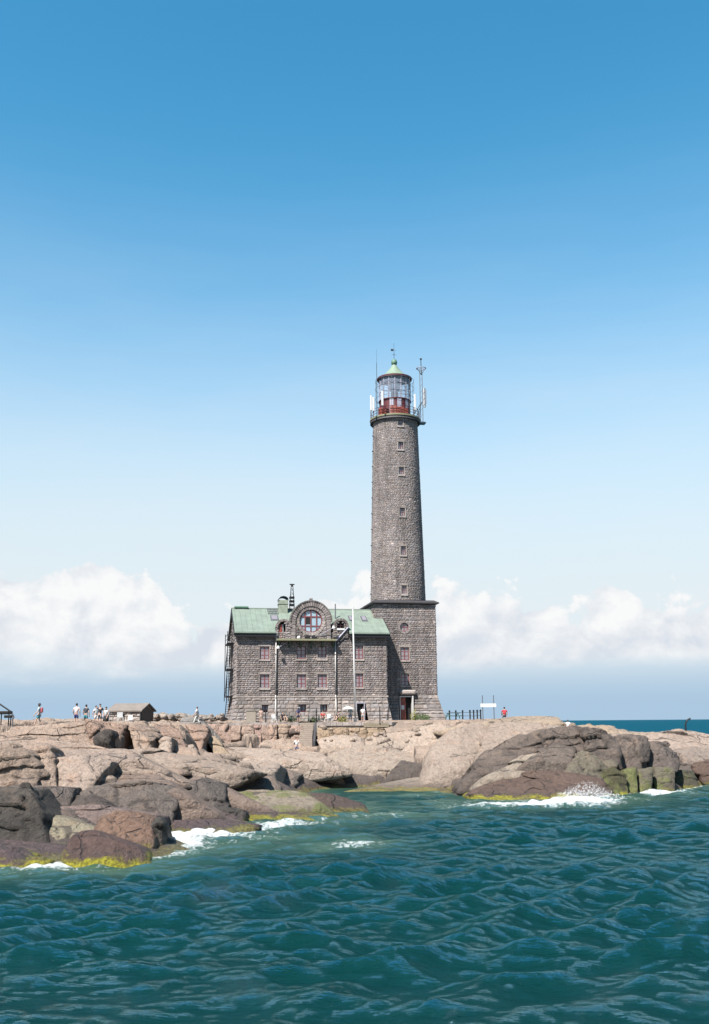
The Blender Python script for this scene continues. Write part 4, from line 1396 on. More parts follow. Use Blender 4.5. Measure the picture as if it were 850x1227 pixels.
# ------------------------------------------------------------------ house
DFR = 3.2                                     # house front stands this far before the tower front
ho = TC + VY * (-HALF - DFR)
HF0 = Frame((ho.x, ho.y, GZ - .1))
xl = HF0.x(283.3, 800)
xr = HF0.x(463.5, 800)
ho = ho + UX * xl
HF = Frame((ho.x, ho.y, GZ - .1))
HW = xr - xl
HD = 11.0
house = empty('stone_house', (ho.x, ho.y, GZ - .1), RZ, 'grey granite keepers house with green roof and arched dormers', 'house')
ze = HF.z(370, 757.5)             # wall head
zb1 = HF.z(370, 835)              # belt course
YR = HD / 2
zrd = HF.z(300, 730.5, YR)        # ridge
rise = (zrd - ze - 0.15) / YR
win = []
for (a, b, c, d) in ((311.6, 323, 774.5, 790), (355.8, 366.8, 774.5, 789.5), (380.9, 391.4, 774.5, 789.5), (425.3, 435.3, 773.5, 789.8),
                     (311.8, 323, 808, 824.5), (355.8, 366.8, 808, 824.5), (380.9, 391.8, 808, 824.5), (425.8, 435.3, 807, 823.5)):
    win.append((HF.x(a, c), HF.x(b, c), HF.z((a + b) / 2, d), HF.z((a + b) / 2, c)))
bas = []
for (a, b, c, d) in ((313.8, 322.5, 844.5, 852.5), (357.5, 366.8, 844, 853), (383.5, 392, 844, 853)):
    bas.append((HF.x(a, c), HF.x(b, c), HF.z((a + b) / 2, d), HF.z((a + b) / 2, c)))
hd = (HF.x(426, 850), HF.x(437, 850), -.3, HF.z(431, 841.5))
FLH = 0.55


def hbat(u, z, o):
    f_ = FLH * max(0.0, 1 - z / zb1) ** 1.1
    k_ = (u - HW / 2) * (1 + 2 * f_ / HW) + HW / 2
    return (k_, -o - f_, z)


# central gable geometry
gx0, gx1 = HF.x(349.2, 745), HF.x(396.5, 745)
gcx = (gx0 + gx1) / 2
gR = (gx1 - gx0) / 2
gzt = HF.z(372.8, 721.2)
gzc = gzt - gR
zbal = HF.z(366, 766.3)
wcx, wcz = HF.loc(372.7, 744.2)
wR = HF.x(386.4, 744) - wcx
stone_skin('wall_masonry', house, 0, HW, zb1 + .12, ze, front(0), STONE, [rect_hole(*q) for q in win], 0.23, 0.37, (0.015, 0.065), seed=41)
stone_skin('stone', house, 0, HW, 0, zb1 - .06, hbat, PLINTH, [rect_hole(*q) for q in bas] + [rect_hole(*hd)], 0.40, 0.72, (0.03, 0.10), seed=42, singles=True)
tinted(MB().box(-.14, HW + .14, -.13, .1, zb1 - .07, zb1 + .115, .02).build('belt_course', TRIM, house), 1.0, 1.1)
gable_side = lambda z: None
stone_skin('side_masonry', house, 0, HD, 0, ze, lambda u, z, o: (-o - FLH * max(0.0, 1 - z / zb1), HD - u, z), STONE, [], 0.4, 0.7, seed=43)
stone_skin('side_masonry', house, 0, HD, 0, ze, lambda u, z, o: (HW + o, u, z), STONE, [], 0.4, 0.9, seed=44)
tinted(MB().box(-.14, -.02, -.1, HD, zb1 - .065, zb1 + .11).build('belt_course', TRIM, house), 1.0, 1.1)
# gable triangles
for k_, xg in enumerate((-.03, HW + .03)):
    gh = lambda z: None
    n_ = int((zrd - ze) / .4)
    for s_ in range(1):
        def gm(u, z, o, xg=xg, s=(-1 if k_ == 0 else 1)):
            return (xg + s * o, (HD - u) if s < 0 else u, z)
        stone_skin('gable_masonry', house, 0, HD, ze, zrd - .3, gm, STONE,
                   [lambda z: (-1, YR - max(.05, (zrd - .15 - z) / rise)), lambda z: (YR + max(.05, (zrd - .15 - z) / rise), HD + 1)], .36, .7, seed=45 + k_)
c_ = MB().box(.3, HW - .3, .36, HD - .1, -.6, ze - .02)
c_.extr([(0, 0), (0, 0), (0, 0)], 0, 0) if False else None
c_.build('core', CORE, house)
for q in win:
    window(house, *q, 0.0, 3, 2)
for q in bas:
    y_ = -FLH * max(0.0, 1 - (q[2] + q[3]) / 2 / zb1) ** 1.1
    window(house, *q, y_, 1, 2, frame=DRED, sill=False, depth=.45)
dm = MB().box(hd[0] + .02, hd[0] + .12, -.35, .2, .0, hd[3] - .02).box(hd[1] - .12, hd[1] - .02, -.35, .2, .0, hd[3] - .02).box(hd[0] + .12, hd[1] - .12, -.34, .19, hd[3] - .14, hd[3] - .02)
dmo = dm.build('door_frame', LAV, house)
dleaf = MB().box(hd[0] + .14, hd[0] + .66, .1, .16, .05, hd[3] - .16).box(hd[0] + .22, hd[0] + .58, .085, .11, 1.2, hd[3] - .3).build('door', DARK, house)
MB().tube((hd[0] + .6, .02, 1.1), (hd[0] + .6, .1, 1.1), .03).build('handle', STEEL, dleaf)
# roof: two slopes with standing seams; the front slope is opened for nothing, dormers stand through it
OE, OG = 0.62, 0.32
RT = 0.12


def roof_z(y):
    return ze + 0.15 + rise * (y if y <= YR else HD - y)


XM0, XM1 = HF.x(330.2, 757), HF.x(418.2, 757)     # dormer stretch, where the roof starts behind the parapet line
YM = 0.45
m = MB()


def slope_piece(xa, xb, ya, yb):
    za, zb2 = roof_z(ya) if ya <= HD / 2 else ze + .15 + rise * (HD - ya), ze + .15 + rise * YR
    v = [(xa, ya, za), (xb, ya, za), (xb, yb, zb2), (xa, yb, zb2)]
    v += [(p_, q_, r_ + RT) for p_, q_, r_ in v]
    m.add(v, [(0, 1, 2, 3), (7, 6, 5, 4), (0, 4, 5, 1), (1, 5, 6, 2), (3, 2, 6, 7), (0, 3, 7, 4)])


slope_piece(-OG, XM0, -OE, YR)
slope_piece(XM0, XM1, YM, YR)
slope_piece(XM1, HW + OG, -OE, YR)
slope_piece(-OG, HW + OG, HD + OE, YR)
hroof = m.build('roof', COPPER, house)
x = -OG + .3
while x < HW + OG:
    ys_e = YM if XM0 < x < XM1 else -OE + .02
    a_ = (x, ys_e, ze + .15 + rise * ys_e + RT)
    MB().add([(x - .02, a_[1], a_[2]), (x + .02, a_[1], a_[2]), (x + .02, YR, zrd + RT), (x - .02, YR, zrd + RT),
              (x - .02, a_[1], a_[2] + .045), (x + .02, a_[1], a_[2] + .045), (x + .02, YR, zrd + RT + .045), (x - .02, YR, zrd + RT + .045)],
             [(4, 5, 6, 7), (0, 4, 7, 3), (1, 2, 6, 5), (0, 1, 5, 4)]).build('seam', COPPER, hroof)
    x += .62
MB().box(-OG - .02, HW + OG + .02, YR - .12, YR + .12, zrd + .06, zrd + RT + .09).build('ridge_cap', COPPER, hroof)
MB().box(0.0, 1.7, YR - .3, YR + .3, zrd + RT + .06, zrd + RT + .26, .04).build('ridge_vent', COPPERD, hroof)
zee = ze + .15 - rise * OE
for xa, xb in ((-OG + .03, XM0), (XM1, HW + OG - .03)):
    MB().box(xa, xb, -OE + .03, -.14, zee - .42, zee - .012).build('eave_board', DARK, hroof)  # black fascia, made deep to stand in for the shadow under the eave
for s_, xg in ((-1, -OG), (1, HW + OG)):
    for (ya, yb) in ((-OE, YR), (HD + OE, YR)):
        za, zb2 = ze + .15 - rise * OE, zrd
        x0_, x1_ = (xg - .05, xg + .02) if s_ < 0 else (xg - .02, xg + .05)
        MB().add([(x0_, ya, za - .30), (x1_, ya, za - .30), (x1_, yb, zb2 - .30), (x0_, yb, zb2 - .30), (x0_, ya, za + RT + .03), (x1_, ya, za + RT + .03), (x1_, yb, zb2 + RT + .03), (x0_, yb, zb2 + RT + .03)],
                 [(0, 1, 2, 3), (7, 6, 5, 4), (0, 4, 5, 1), (1, 5, 6, 2), (3, 2, 6, 7), (0, 3, 7, 4)]).build('verge_board', DARK, hroof)
# gutter strip above the eave
zg_ = ze + .15 - rise * OE
for xa, xb in ((-OG, XM0), (XM1, HW + OG)):
    MB().box(xa, xb, -OE - .10, -OE + .02, zg_ - .02, zg_ + .14).build('gutter', COPPER, hroof)
# skylights
for (a, b, c, d, mat_) in ((418, 422.8, 739.3, 742.8, GLASS), (433, 439.5, 739.6, 743.2, GLASS), (324.5, 333.5, 737.5, 743.5, GLASS)):
    ysk = (HF.z((a + b) / 2, (c + d) / 2, 2.4) - (ze + .15 + RT)) / rise
    x0_, x1_ = HF.x(a, c, ysk), HF.x(b, c, ysk)
    def sp_(y, dz):
        return ze + .15 + RT + rise * y + dz
    yy0, yy1 = ysk - .62, ysk + .62
    v = [(x0_, yy0, sp_(yy0, .0)), (x1_, yy0, sp_(yy0, .0)), (x1_, yy1, sp_(yy1, .0)), (x0_, yy1, sp_(yy1, .0))]
    v += [(p_, q_, r_ + .14) for p_, q_, r_ in v]
    sk = MB().add(v, [(0, 4, 7, 3), (1, 2, 6, 5), (0, 1, 5, 4), (2, 3, 7, 6), (7, 6, 5, 4)]).build('skylight', STEEL, hroof)
    v = [(x0_ + .1, yy0 + .1, sp_(yy0 + .1, .15)), (x1_ - .1, yy0 + .1, sp_(yy0 + .1, .15)), (x1_ - .1, yy1 - .1, sp_(yy1 - .1, .15)), (x0_ + .1, yy1 - .1, sp_(yy1 - .1, .15))]
    MB().add(v, [(0, 1, 2, 3)]).build('glass', GLASS, sk) if False else None
    g2 = MB().add(v, [(0, 1, 2, 3)]).build('skylight_glass', GLASS, hroof)
# roof walkway ladder beside the chimney
m = MB()
xa, xb = HF.x(321.5, 735, 4), HF.x(333.5, 735, 4)
for i in range(8):
    x_ = xa + (xb - xa) * i / 7
    m.tube((x_, YR - .1, zrd + .2), (x_, YR - 1.6, zrd + .2 - 1.5 * rise), .03, n=5)
for i in range(3):
    y_ = YR - .3 - i * .6
    m.tube((xa, y_, zrd + .22 - (YR - y_) * rise), (xb, y_, zrd + .22 - (YR - y_) * rise), .03, n=5)
m.build('snow_guard', STEEL, hroof)
# chimney
cx0, cx1 = HF.x(334, 730, YR - .6), HF.x(344.5, 730, YR - .6)
czt = HF.z(339, 719.5, YR - .6)
ch = MB().box(cx0, cx1, YR - 1.2, YR + .3, ze + .8, czt, .03).box(cx0 - .06, cx1 + .06, YR - 1.26, YR + .36, czt - .5, czt - .38)
chim = ch.build('chimney', plain('pale_green_stained_render', (0.30, 0.34, 0.27), .8, 0, .3, 4), hroof)
m = MB()
pts = []
for i in range(9):
    t = math.pi * i / 8
    pts.append((cx0 + (cx1 - cx0) * .5 - (cx1 - cx0) * .55 * math.cos(t), czt + .05 + .42 * math.sin(t)))
m.extr([(a, b) for a, b in pts] + [(a, b - .1) for a, b in pts[::-1]], YR - 1.3, YR + .4)
m.build('cowl', DARK, chim)
zf = roof_z(3.0) + .1
fx = HF.x(402, 730, 3.0)
MB().tube((fx, 3, zf - .3), (fx, 3, HF.z(402, 723.5, 3)), .07).build('flue_pipe', STEEL, hroof)

# central arched gable: wall, voussoirs, big round window
def arch_hole_out(z):
    """outside the arch outline"""
    return gR if z <= gzc else (math.sqrt(max(0, gR * gR - (z - gzc) ** 2)))


YG = -.05
gm_ = lambda u, z, o: (u, YG - o, z)
stone_skin('gable_front', house, gx0, gx1, zbal, gzt - .05, gm_, STONE,
           [lambda z: (gx0 - 1, gcx - arch_hole_out(z) + .5), lambda z: (gcx + arch_hole_out(z) - .5, gx1 + 1) if arch_hole_out(z) > .55 else (gx0, gx1 + 1), round_hole(wcx, wcz, wR + .35)], .36, .6, seed=51)
# solid body of the gable running back into the roof
poly = [(gx0 + .1, zbal - .1)] + [(gcx - (gR - .12) * math.cos(math.pi * i / 24), gzc + (gR - .12) * math.sin(math.pi * i / 24)) for i in range(25)] + [(gx1 - .1, zbal - .1)]
MB().extr(poly, YG + .35, YR + .5).build('gable_core', CORE, house)
MB().extr([(gcx - gR * math.cos(math.pi * i / 24), gzc + gR * math.sin(math.pi * i / 24)) for i in range(25)] + [(gcx + (gR - .1) * math.cos(math.pi * i / 24), gzc + (gR - .1) * math.sin(math.pi * i / 24)) for i in range(25)], YG + .3, YR + .4).build('gable_roof', COPPER, hroof)
NV = 25
for i in range(NV):
    a, b = math.pi * i / NV + .012, math.pi * (i + 1) / NV - .012
    pr_ = rng.uniform(.0, .06)
    big_ = .22 if i == NV // 2 else 0
    q = [(gcx - r_ * math.cos(t), gzc + r_ * math.sin(t)) for r_, t in ((gR - .52, a), (gR + .02, a), (gR + .03 + big_, (a + b) / 2), (gR + .02, b), (gR - .52, b))]
    tinted(MB().extr(q, YG - .16 - pr_, YG + .4).build('voussoir', STONE, house), .75, 1.25)
    q = [(gcx - r_ * math.cos(t), gzc + r_ * math.sin(t)) for r_, t in ((gR + .025, a), (gR + .17 + big_, a - .01), (gR + .17 + big_, b + .01), (gR + .025, b))]
    tinted(MB().extr(q, YG - .26, YG + .5).build('coping_stone', SLATE if False else STONE, house), .55, .75)
for s_ in (-1, 1):
    z_ = zbal
    while z_ < gzc - .05:
        h_ = min(.42, gzc - z_)
        xq = gx0 if s_ < 0 else gx1
        tinted(MB().box(min(xq, xq - s_ * .5), max(xq, xq - s_ * .5), YG - .15 - rng.uniform(0, .05), YG + .4, z_ + .01, z_ + h_ - .01, .02).build('quoin', STONE, house), .8, 1.2)
        z_ += h_
NV2 = 28
m = MB()
for i in range(NV2):
    a, b = 2 * math.pi * i / NV2 + .012, 2 * math.pi * (i + 1) / NV2 - .012
    q = [(wcx + r_ * math.cos(t), wcz + r_ * math.sin(t)) for r_, t in ((wR, a), (wR + .34, a), (wR + .34, b), (wR, b))]
    tinted(MB().extr(q[::-1], YG - .06 - rng.uniform(0, .05), YG + .34).build('voussoir', TRIM if b > math.pi * .95 else STONE, house), .85, 1.2)
# window inside the circle
m = MB()
NS = 40
for i in range(NS):
    a, b = 2 * math.pi * i / NS, 2 * math.pi * (i + 1) / NS
    q = [(wcx + r_ * math.cos(t), wcz + r_ * math.sin(t)) for r_, t in ((wR - .13, a), (wR - .002, a), (wR - .002, b), (wR - .13, b))]
    m.extr(q[::-1], YG + .1, YG + .2)
zt1 = wcz + wR * .38
ch1 = math.sqrt(wR ** 2 - (zt1 - wcz) ** 2) - .1
m.box(wcx - ch1, wcx + ch1, YG + .085, YG + .19, zt1 - .07, zt1 + .07)
zt2 = wcz - wR * .42
ch2 = math.sqrt(wR ** 2 - (zt2 - wcz) ** 2) - .1
m.box(wcx - ch2, wcx + ch2, YG + .085, YG + .19, zt2 - .06, zt2 + .06)
for f_ in (-.5, 0, .5):
    x_ = wcx + wR * f_
    h_ = math.sqrt(wR ** 2 - (wR * f_) ** 2) - .1
    m.box(x_ - .065, x_ + .065, YG + .075, YG + .18, wcz - h_, wcz + h_)
bw = m.build('arched_window', RED, house)
MB().extr([(wcx + (wR - .05) * math.cos(2 * math.pi * i / NS), wcz + (wR - .05) * math.sin(2 * math.pi * i / NS)) for i in range(NS)], YG + .15, YG + .16).build('glass', glass_mat('blue_grey_window_glass', (0.16, 0.22, 0.26), .08), bw)
MB().box(wcx - wR * .46, wcx - wR * .05, YG + .13, YG + .14, zt2 + .2, zt1 - .08).build('open_casement', CORE, bw)

# flanking small arched dormers
def small_dormer(pxl, pxr, pyt, zbot, opening, name):
    x0_, x1_ = HF.x(pxl, 755), HF.x(pxr, 755)
    cx_, R_ = (x0_ + x1_) / 2, (x1_ - x0_) / 2
    zt_ = HF.z((pxl + pxr) / 2, pyt)
    zc_ = zt_ - R_
    ox0, ox1, oz0, oz1 = opening
    orad = (ox1 - ox0) / 2
    ocx, ocz = (ox0 + ox1) / 2, oz1 - orad
    yd = -.1
    o = MB().extr([(x0_ + .06, zbot - .1)] + [(cx_ - (R_ - .06) * math.cos(math.pi * i / 16), zc_ + (R_ - .06) * math.sin(math.pi * i / 16)) for i in range(17)] + [(x1_ - .06, zbot - .1)], yd + .36, 3.6).build(name, CORE, house)
    hole = lambda z: ((ocx - orad, ocx + orad) if oz0 < z < ocz else ((ocx - math.sqrt(max(0, orad ** 2 - (z - ocz) ** 2)), ocx + math.sqrt(max(0, orad ** 2 - (z - ocz) ** 2))) if ocz <= z < oz1 else None))
    side = lambda z: R_ - .02 if z < zc_ else math.sqrt(max(0.0001, R_ ** 2 - (z - zc_) ** 2)) - .02
    sk_ = stone_skin('dormer_masonry', o, x0_, x1_, zbot, zt_, lambda u, z, oo: (u, yd - oo, z), STONE,
                     [lambda z: (x0_ - 1, cx_ - side(z)), lambda z: (cx_ + side(z), x1_ + 1), hole], .3, .45, seed=61)
    n_ = 13
    for i in range(n_):
        a, b = math.pi * i / n_ + .02, math.pi * (i + 1) / n_ - .02
        q = [(cx_ - r_ * math.cos(t), zc_ + r_ * math.sin(t)) for r_, t in ((R_ - .22, a), (R_ + .05, a), (R_ + .05, b), (R_ - .22, b))]
        tinted(MB().extr(q, yd - .14 - rng.uniform(0, .04), yd + .4).build('voussoir', STONE, o), .7, 1.15)
    MB().extr([(cx_ - (R_ + .03) * math.cos(math.pi * i / 16), zc_ + (R_ + .03) * math.sin(math.pi * i / 16)) for i in range(17)] + [(cx_ + (R_ - .04) * math.cos(math.pi * i / 16), zc_ + (R_ - .04) * math.sin(math.pi * i / 16)) for i in range(17)], yd + .38, 3.4).build('dormer_roof', COPPER, o)
    return o, yd


op = (HF.x(334, 755), HF.x(342.3, 755), zbal + .05, HF.z(338, 746))
o, yd = small_dormer(330.8, 349.4, 742.3, zbal, op, 'balcony_dormer')
MB().box(op[0] + .03, op[0] + .42, yd + .1, yd + .16, op[2], op[3] - .25).box(op[0] + .08, op[0] + .36, yd + .08, yd + .11, op[2] + .15, op[3] - .5).build('door', ORANGE, o)
MB().box(op[0] + .44, op[0] + .56, yd + .2, yd + .24, op[2] + .5, op[3] - .2).build('curtain', WHITE, o)
zlo = HF.z(408, 760)
op2 = (HF.x(404, 750), HF.x(412.3, 750), HF.z(408, 753), HF.z(408, 745.5))
o, yd = small_dormer(399, 417.6, 741.5, zlo - .5, op2, 'attic_dormer')
MB().box(op2[0] - .05, op2[1] + .05, yd - .2, yd + .2, op2[2] - .22, op2[2]).build('sill', WHITE, o)
MB().box(op2[0] + .05, op2[1] - .05, yd + .2, yd + .26, op2[2] + .3, op2[2] + .38).box((op2[0] + op2[1]) / 2 - .04, (op2[0] + op2[1]) / 2 + .04, yd + .19, yd + .25, op2[2], op2[3] - .1).build('window_frame', RED, o)
# balcony
bx0, bx1 = HF.x(330.8, 767), HF.x(402.2, 767)
BP = 0.95
bal = MB().box(bx0, bx1, -BP, .05, zbal - .22, zbal, .03).build('balcony', OLIVE, house)
nbk = 6
for i in range(nbk):
    x_ = bx0 + .3 + (bx1 - bx0 - .6) * i / (nbk - 1)
    MB().add([(x_ - .08, -.02, zbal - 1.0), (x_ + .08, -.02, zbal - 1.0), (x_ - .08, -.02, zbal - .22), (x_ + .08, -.02, zbal - .22), (x_ - .08, -BP + .2, zbal - .22), (x_ + .08, -BP + .2, zbal - .22)],
             [(0, 1, 5, 4), (0, 4, 2), (1, 3, 5), (2, 4, 5, 3)]).build('bracket', GREENP, bal)
MB().box(bx0 + 2.4, bx0 + 2.75, -.8, -.45, zbal, zbal + .35, .08).build('flower_pot', WHITE, bal)
MB().box(bx0 + 3.3, bx0 + 3.9, -.75, -.3, zbal, zbal + .32, .05).box(bx0 + 4.1, bx0 + 4.7, -.75, -.3, zbal, zbal + .28, .05).build('crate', DARK, bal)
# drainpipes
for px, pt, name in ((330.6, 757, 'drainpipe'), (402.0, 768, 'drainpipe')):
    x_ = HF.x(px, 800)
    zt_ = HF.z(px, pt)
    m = MB().tube((x_, -.16, zb1 + .2), (x_, -.16, zt_), .075).tube((x_, -.16, zb1 + .2), (x_, -.16 - .14, zb1 - .2), .075).tube((x_, -.30, zb1 - .2), (x_, -.68, .45), .075).tube((x_, -.68, .45), (x_, -.85, .25), .075)
    dp = m.build(name, PIPE, house, True)
    for i in range(4):
        z_ = zb1 + .8 + i * 2.0
        MB().box(x_ - .11, x_ + .11, -.25, .02, z_, z_ + .07).build('clip', STEEL, dp)
    MB().box(x_ + .09, x_ + .22, -.11, .0, zb1 + .2, zt_).build('cable_duct', DARK, house)
# sloping pipe from the attic dormer and floodlight arms
a = HF.loc(417, 752)
b = HF.loc(402.5, 768)
MB().tube((a[0], -.25, a[1]), (b[0], -.25, b[1]), .09).build('sloping_downpipe', LAV, house)
MB().tube((a[0], -.12, a[1] - .75), (b[0], -.12, b[1] - .55), .08).build('sloping_cable', DARK, house)
for (p0, p1, nm) in (((333.5, 776), (345, 769), 0), ((400, 752), (384, 760.5), 1)):
    a, b = HF.loc(*p0, -.9), HF.loc(*p1, -.2)
    fl = MB().tube((a[0], -.9, a[1]), (b[0], -.1, b[1]), .035).build('floodlight_arm', LAV, house)
    MB().lathe([(.05, .22), (.12, .2), (.2, -.1), (.18, -.12)], 12).build('lamp_head', WHITE, fl).location = (a[0], -.9, a[1])
# fire escape on the end wall
fe = empty('fire_escape', (0, 0, 0))
fe.parent = house
y0_, y1_ = HD * .35, HD * .78
m = MB()
posts = [(-.32, y0_), (-.32, y1_), (-.82, y0_), (-.82, y1_)]
zft = HF.z(273, 759, 7)
zfb = HF.z(273, 836, 7)
for (x_, y_) in posts:
    MB().tube((x_, y_, zfb - .4), (x_, y_, zft), .045).build('post', DARK, fe)
for py in (772.5, 803, 835):
    z_ = HF.z(273, py, 7)
    pl = MB().box(-.86, -.08, y0_ - .1, y1_ + .1, z_ - .06, z_ + .02).build('platform', DARK, fe)
    MB().tube((-.82, y0_, z_ + 1.0), (-.82, y1_, z_ + 1.0), .03).tube((-.82, y0_, z_ + .5), (-.82, y1_, z_ + .5), .025).tube((-.82, y0_, z_ + 1.0), (-.1, y0_, z_ + 1.0), .03).build('rail', DARK, pl)
for (pa, pb) in ((772.5, 803), (803, 835), (835, 862)):
    za, zb2 = HF.z(273, pa, 7), HF.z(273, pb, 7)
    m = MB().tube((-.36, y0_ + .3, za), (-.36, y1_ - .3, zb2), .05).tube((-.76, y0_ + .3, za), (-.76, y1_ - .3, zb2), .05)
    for i in range(10):
        t = (i + .5) / 10
        y_ = y0_ + .3 + (y1_ - y0_ - .6) * t
        z_ = za + (zb2 - za) * t
        m.box(-.76, -.36, y_ - .1, y_ + .1, z_ - .02, z_ + .01)
    m.build('stair_flight', DARK, fe)
# lattice mast behind the chimney
lx, lz = HF.loc(350, 733, YR)
lm = empty('lattice_mast', wpos(HF, lx, YR, zrd - .3), RZ, 'small black lattice aerial mast on the house ridge behind the chimney', 'mast')
hz = HF.z(350, 699.5, YR) - (zrd - .3)
m = MB()
for i, (sx, sy) in enumerate(((-1, -1), (1, -1), (1, 1), (-1, 1))):
    m.tube((sx * .34, sy * .34, -.1), (sx * .10, sy * .10, hz - .2), .028, n=5)
m.build('legs', DARK, lm)
m = MB()
for i in range(7):
    f0, f1 = i / 7, (i + 1) / 7
    w0, w1_ = .34 - .24 * f0, .34 - .24 * f1
    for (s_, t_) in ((-1, -1), (-1, 1)):
        m.tube((-w0, s_ * w0, f0 * hz), (w1_, s_ * w1_, f1 * hz), .016, n=4).tube((w0, s_ * w0, f0 * hz), (-w1_, s_ * w1_, f1 * hz), .016, n=4)
m.build('bracing', DARK, lm)
MB().box(-.3, .3, -.05, .05, hz - .15, hz - .02).box(-.12, .12, -.12, .12, hz - .35, hz - .15).build('aerial_head', DARK, lm)
for i, z_ in enumerate((.8, 1.25, 1.7)):
    MB().box(-.34, .30, -.2, .2, z_, z_ + .26, .04).build('equipment_box', DARK, lm)

# ------------------------------------------------------------------ terrace in front of the house
bpy.context.view_layer.update()
_dg = bpy.context.evaluated_depsgraph_get()
_rocks = {bedrock.name} | {c.name for c in bedrock.children} | {o_.name for o_ in bpy.data.objects if o_.name.startswith('boulder')}


def surf(x, y):
    """height of the rock surface at (x, y)"""
    z = 9.0
    for _ in range(6):
        ok, loc, nrm, idx, ob, mt = SC.ray_cast(_dg, Vector((x, y, z)), Vector((0, 0, -1)))
        if not ok:
            break
        if ob.name in _rocks:
            return loc.z
        z = loc.z - .01
    return ground(x, y)


def gpt(px, D):
    """point on the rock surface seen at column px, distance D"""
    p = at(px, 865, D)
    return Vector((p.x, D, surf(p.x, D)))


def on_terrace(px, D):
    p = at(px, 865, D)
    return Vector((p.x, D, max(surf(p.x, D), ZT)))


ZT = at(330, 866.5, 108).z
# levelled terrace of packed gravel with an edge of dressed kerb stones
tl, tr = at(243, 867, 107.5), at(470, 867, 110.5)
me_ = MB()
tpoly = [(tl.x, tl.y), (tr.x, tr.y), (tr.x + 2.2, 116.5), (tl.x - 1.2, 114.2)]
me_.add([(x, y, z) for z in (ZT - 1.2, ZT) for x, y in tpoly], [(3, 2, 1, 0), (4, 5, 6, 7), (0, 1, 5, 4), (1, 2, 6, 5), (2, 3, 7, 6), (3, 0, 4, 7)])
terrace = me_.build('terrace', plain('packed_gravel', (0.46, 0.41, 0.34), .9, 0, .2, 4, .5))
tag(terrace, kind='structure')
nk = 30
for i in range(nk):
    f0, f1 = i / nk, (i + 1) / nk
    a, b = tl.lerp(tr, f0), tl.lerp(tr, f1)
    dv = (b - a)
    px_mid = 243 + 227 * (f0 + f1) / 2
    if 360 < px_mid < 377:
        continue
    ks = MB()
    n_ = Vector((dv.y, -dv.x, 0)).normalized()
    h_ = rng.uniform(.0, .05)
    q0, q1 = a + dv * .02, b - dv * .02
    v = [q0 + n_ * .14, q1 + n_ * .14, q1 - n_ * .3, q0 - n_ * .3]
    ks.add([(p.x, p.y, z) for z in (ZT - .32, ZT + .06 + h_) for p in v], [(3, 2, 1, 0), (4, 5, 6, 7), (0, 1, 5, 4), (1, 2, 6, 5), (2, 3, 7, 6), (3, 0, 4, 7)])
    tinted(ks.build('kerb_stone', TRIM, terrace), .9, 1.25)

# stone steps
st0, st1 = at(360.5, 867, 107.6), at(376, 867, 107.6)
zb0 = at(368, 890, 104.8).z
steps = empty('stone_steps', ((st0.x + st1.x) / 2, 104.4, zb0), 0, 'flight of weathered stone steps climbing to the house terrace', 'steps')
NSt = 10
wst = (st1.x - st0.x) / 2
for i in range(NSt):
    z0_ = (ZT + .02 - zb0) * i / NSt
    z1_ = (ZT + .02 - zb0) * (i + 1) / NSt
    y0_ = 3.6 * i / NSt
    MB().box(-wst + rng.uniform(-.03, .03), wst + rng.uniform(-.03, .03), y0_, 3.75, z0_ if i else -.5, z1_ - .004, .02).build('step', CONC, steps)
for s_ in (-1, 1):
    pl = empty('x', (0, 0, 0)) if False else None
MB().add([(wst + .06, 0, -.5), (wst + .30, 0, -.5), (wst + .30, 3.7, -.5), (wst + .06, 3.7, -.5), (wst + .06, 0, .15), (wst + .30, 0, .15), (wst + .30, 3.7, ZT - zb0 + .1), (wst + .06, 3.7, ZT - zb0 + .1)],
         [(3, 2, 1, 0), (4, 5, 6, 7), (0, 1, 5, 4), (1, 2, 6, 5), (2, 3, 7, 6), (3, 0, 4, 7)]).build('side_wall', SLATE, steps)


# ---- small things on the terrace
def kiosk():
    a, b = at(296, 864, 110.5), at(306.6, 864, 110.5)
    t = empty('ticket_box', ((a.x + b.x) / 2, 110.5, ZT), RZ, 'beige boarded box standing on the terrace before the house', 'box')
    w = (b.x - a.x) / 2
    MB().box(-w, w, 0, 1.0, 0, 1.32).build('body', BOX, t)
    MB().box(w + .004, w + .05, .02, .98, 0, 1.34).build('side_board', DARK, t)
    MB().box(-w - .05, w + .08, -.06, 1.06, 1.34, 1.39).build('lid', BOX, t)


kiosk()


def picnic_table(px, D, rz, label, mat):
    p = on_terrace(px, D)
    t = empty('picnic_table', p, rz, label, 'table', 'picnic tables on the terrace')
    for i in range(4):
        MB().box(-.8, .8, -.36 + i * .18, -.20 + i * .18, .71, .75).build('top_board', mat, t)
    for s_ in (-1, 1):
        MB().box(-.8, .8, s_ * .68 - .13, s_ * .68 + .13, .42, .46).build('seat_board', mat, t)
    for x in (-.6, .6):
        MB().tube((x, -.1, .70), (x, -.75, 0), .04).build('leg', mat, t)
        MB().tube((x, .1, .70), (x, .75, 0), .04).build('leg', mat, t)
        MB().box(x - .03, x + .03, -.7, .7, .37, .42).build('crossbar', mat, t)
    return t


picnic_table(343, 111, .15, 'dark green picnic table beside the drainpipe of the house', GREENP)
picnic_table(363, 111.5, .1, 'dark green picnic table at the head of the stone steps', GREENP)
picnic_table(389, 111.5, .2, 'dark green picnic table under the two basement windows', GREENP)
picnic_table(543, 116, .3, 'green picnic table beside the post fence past the tower', plain('bright_green_paint', (.05, .16, .10), .5))


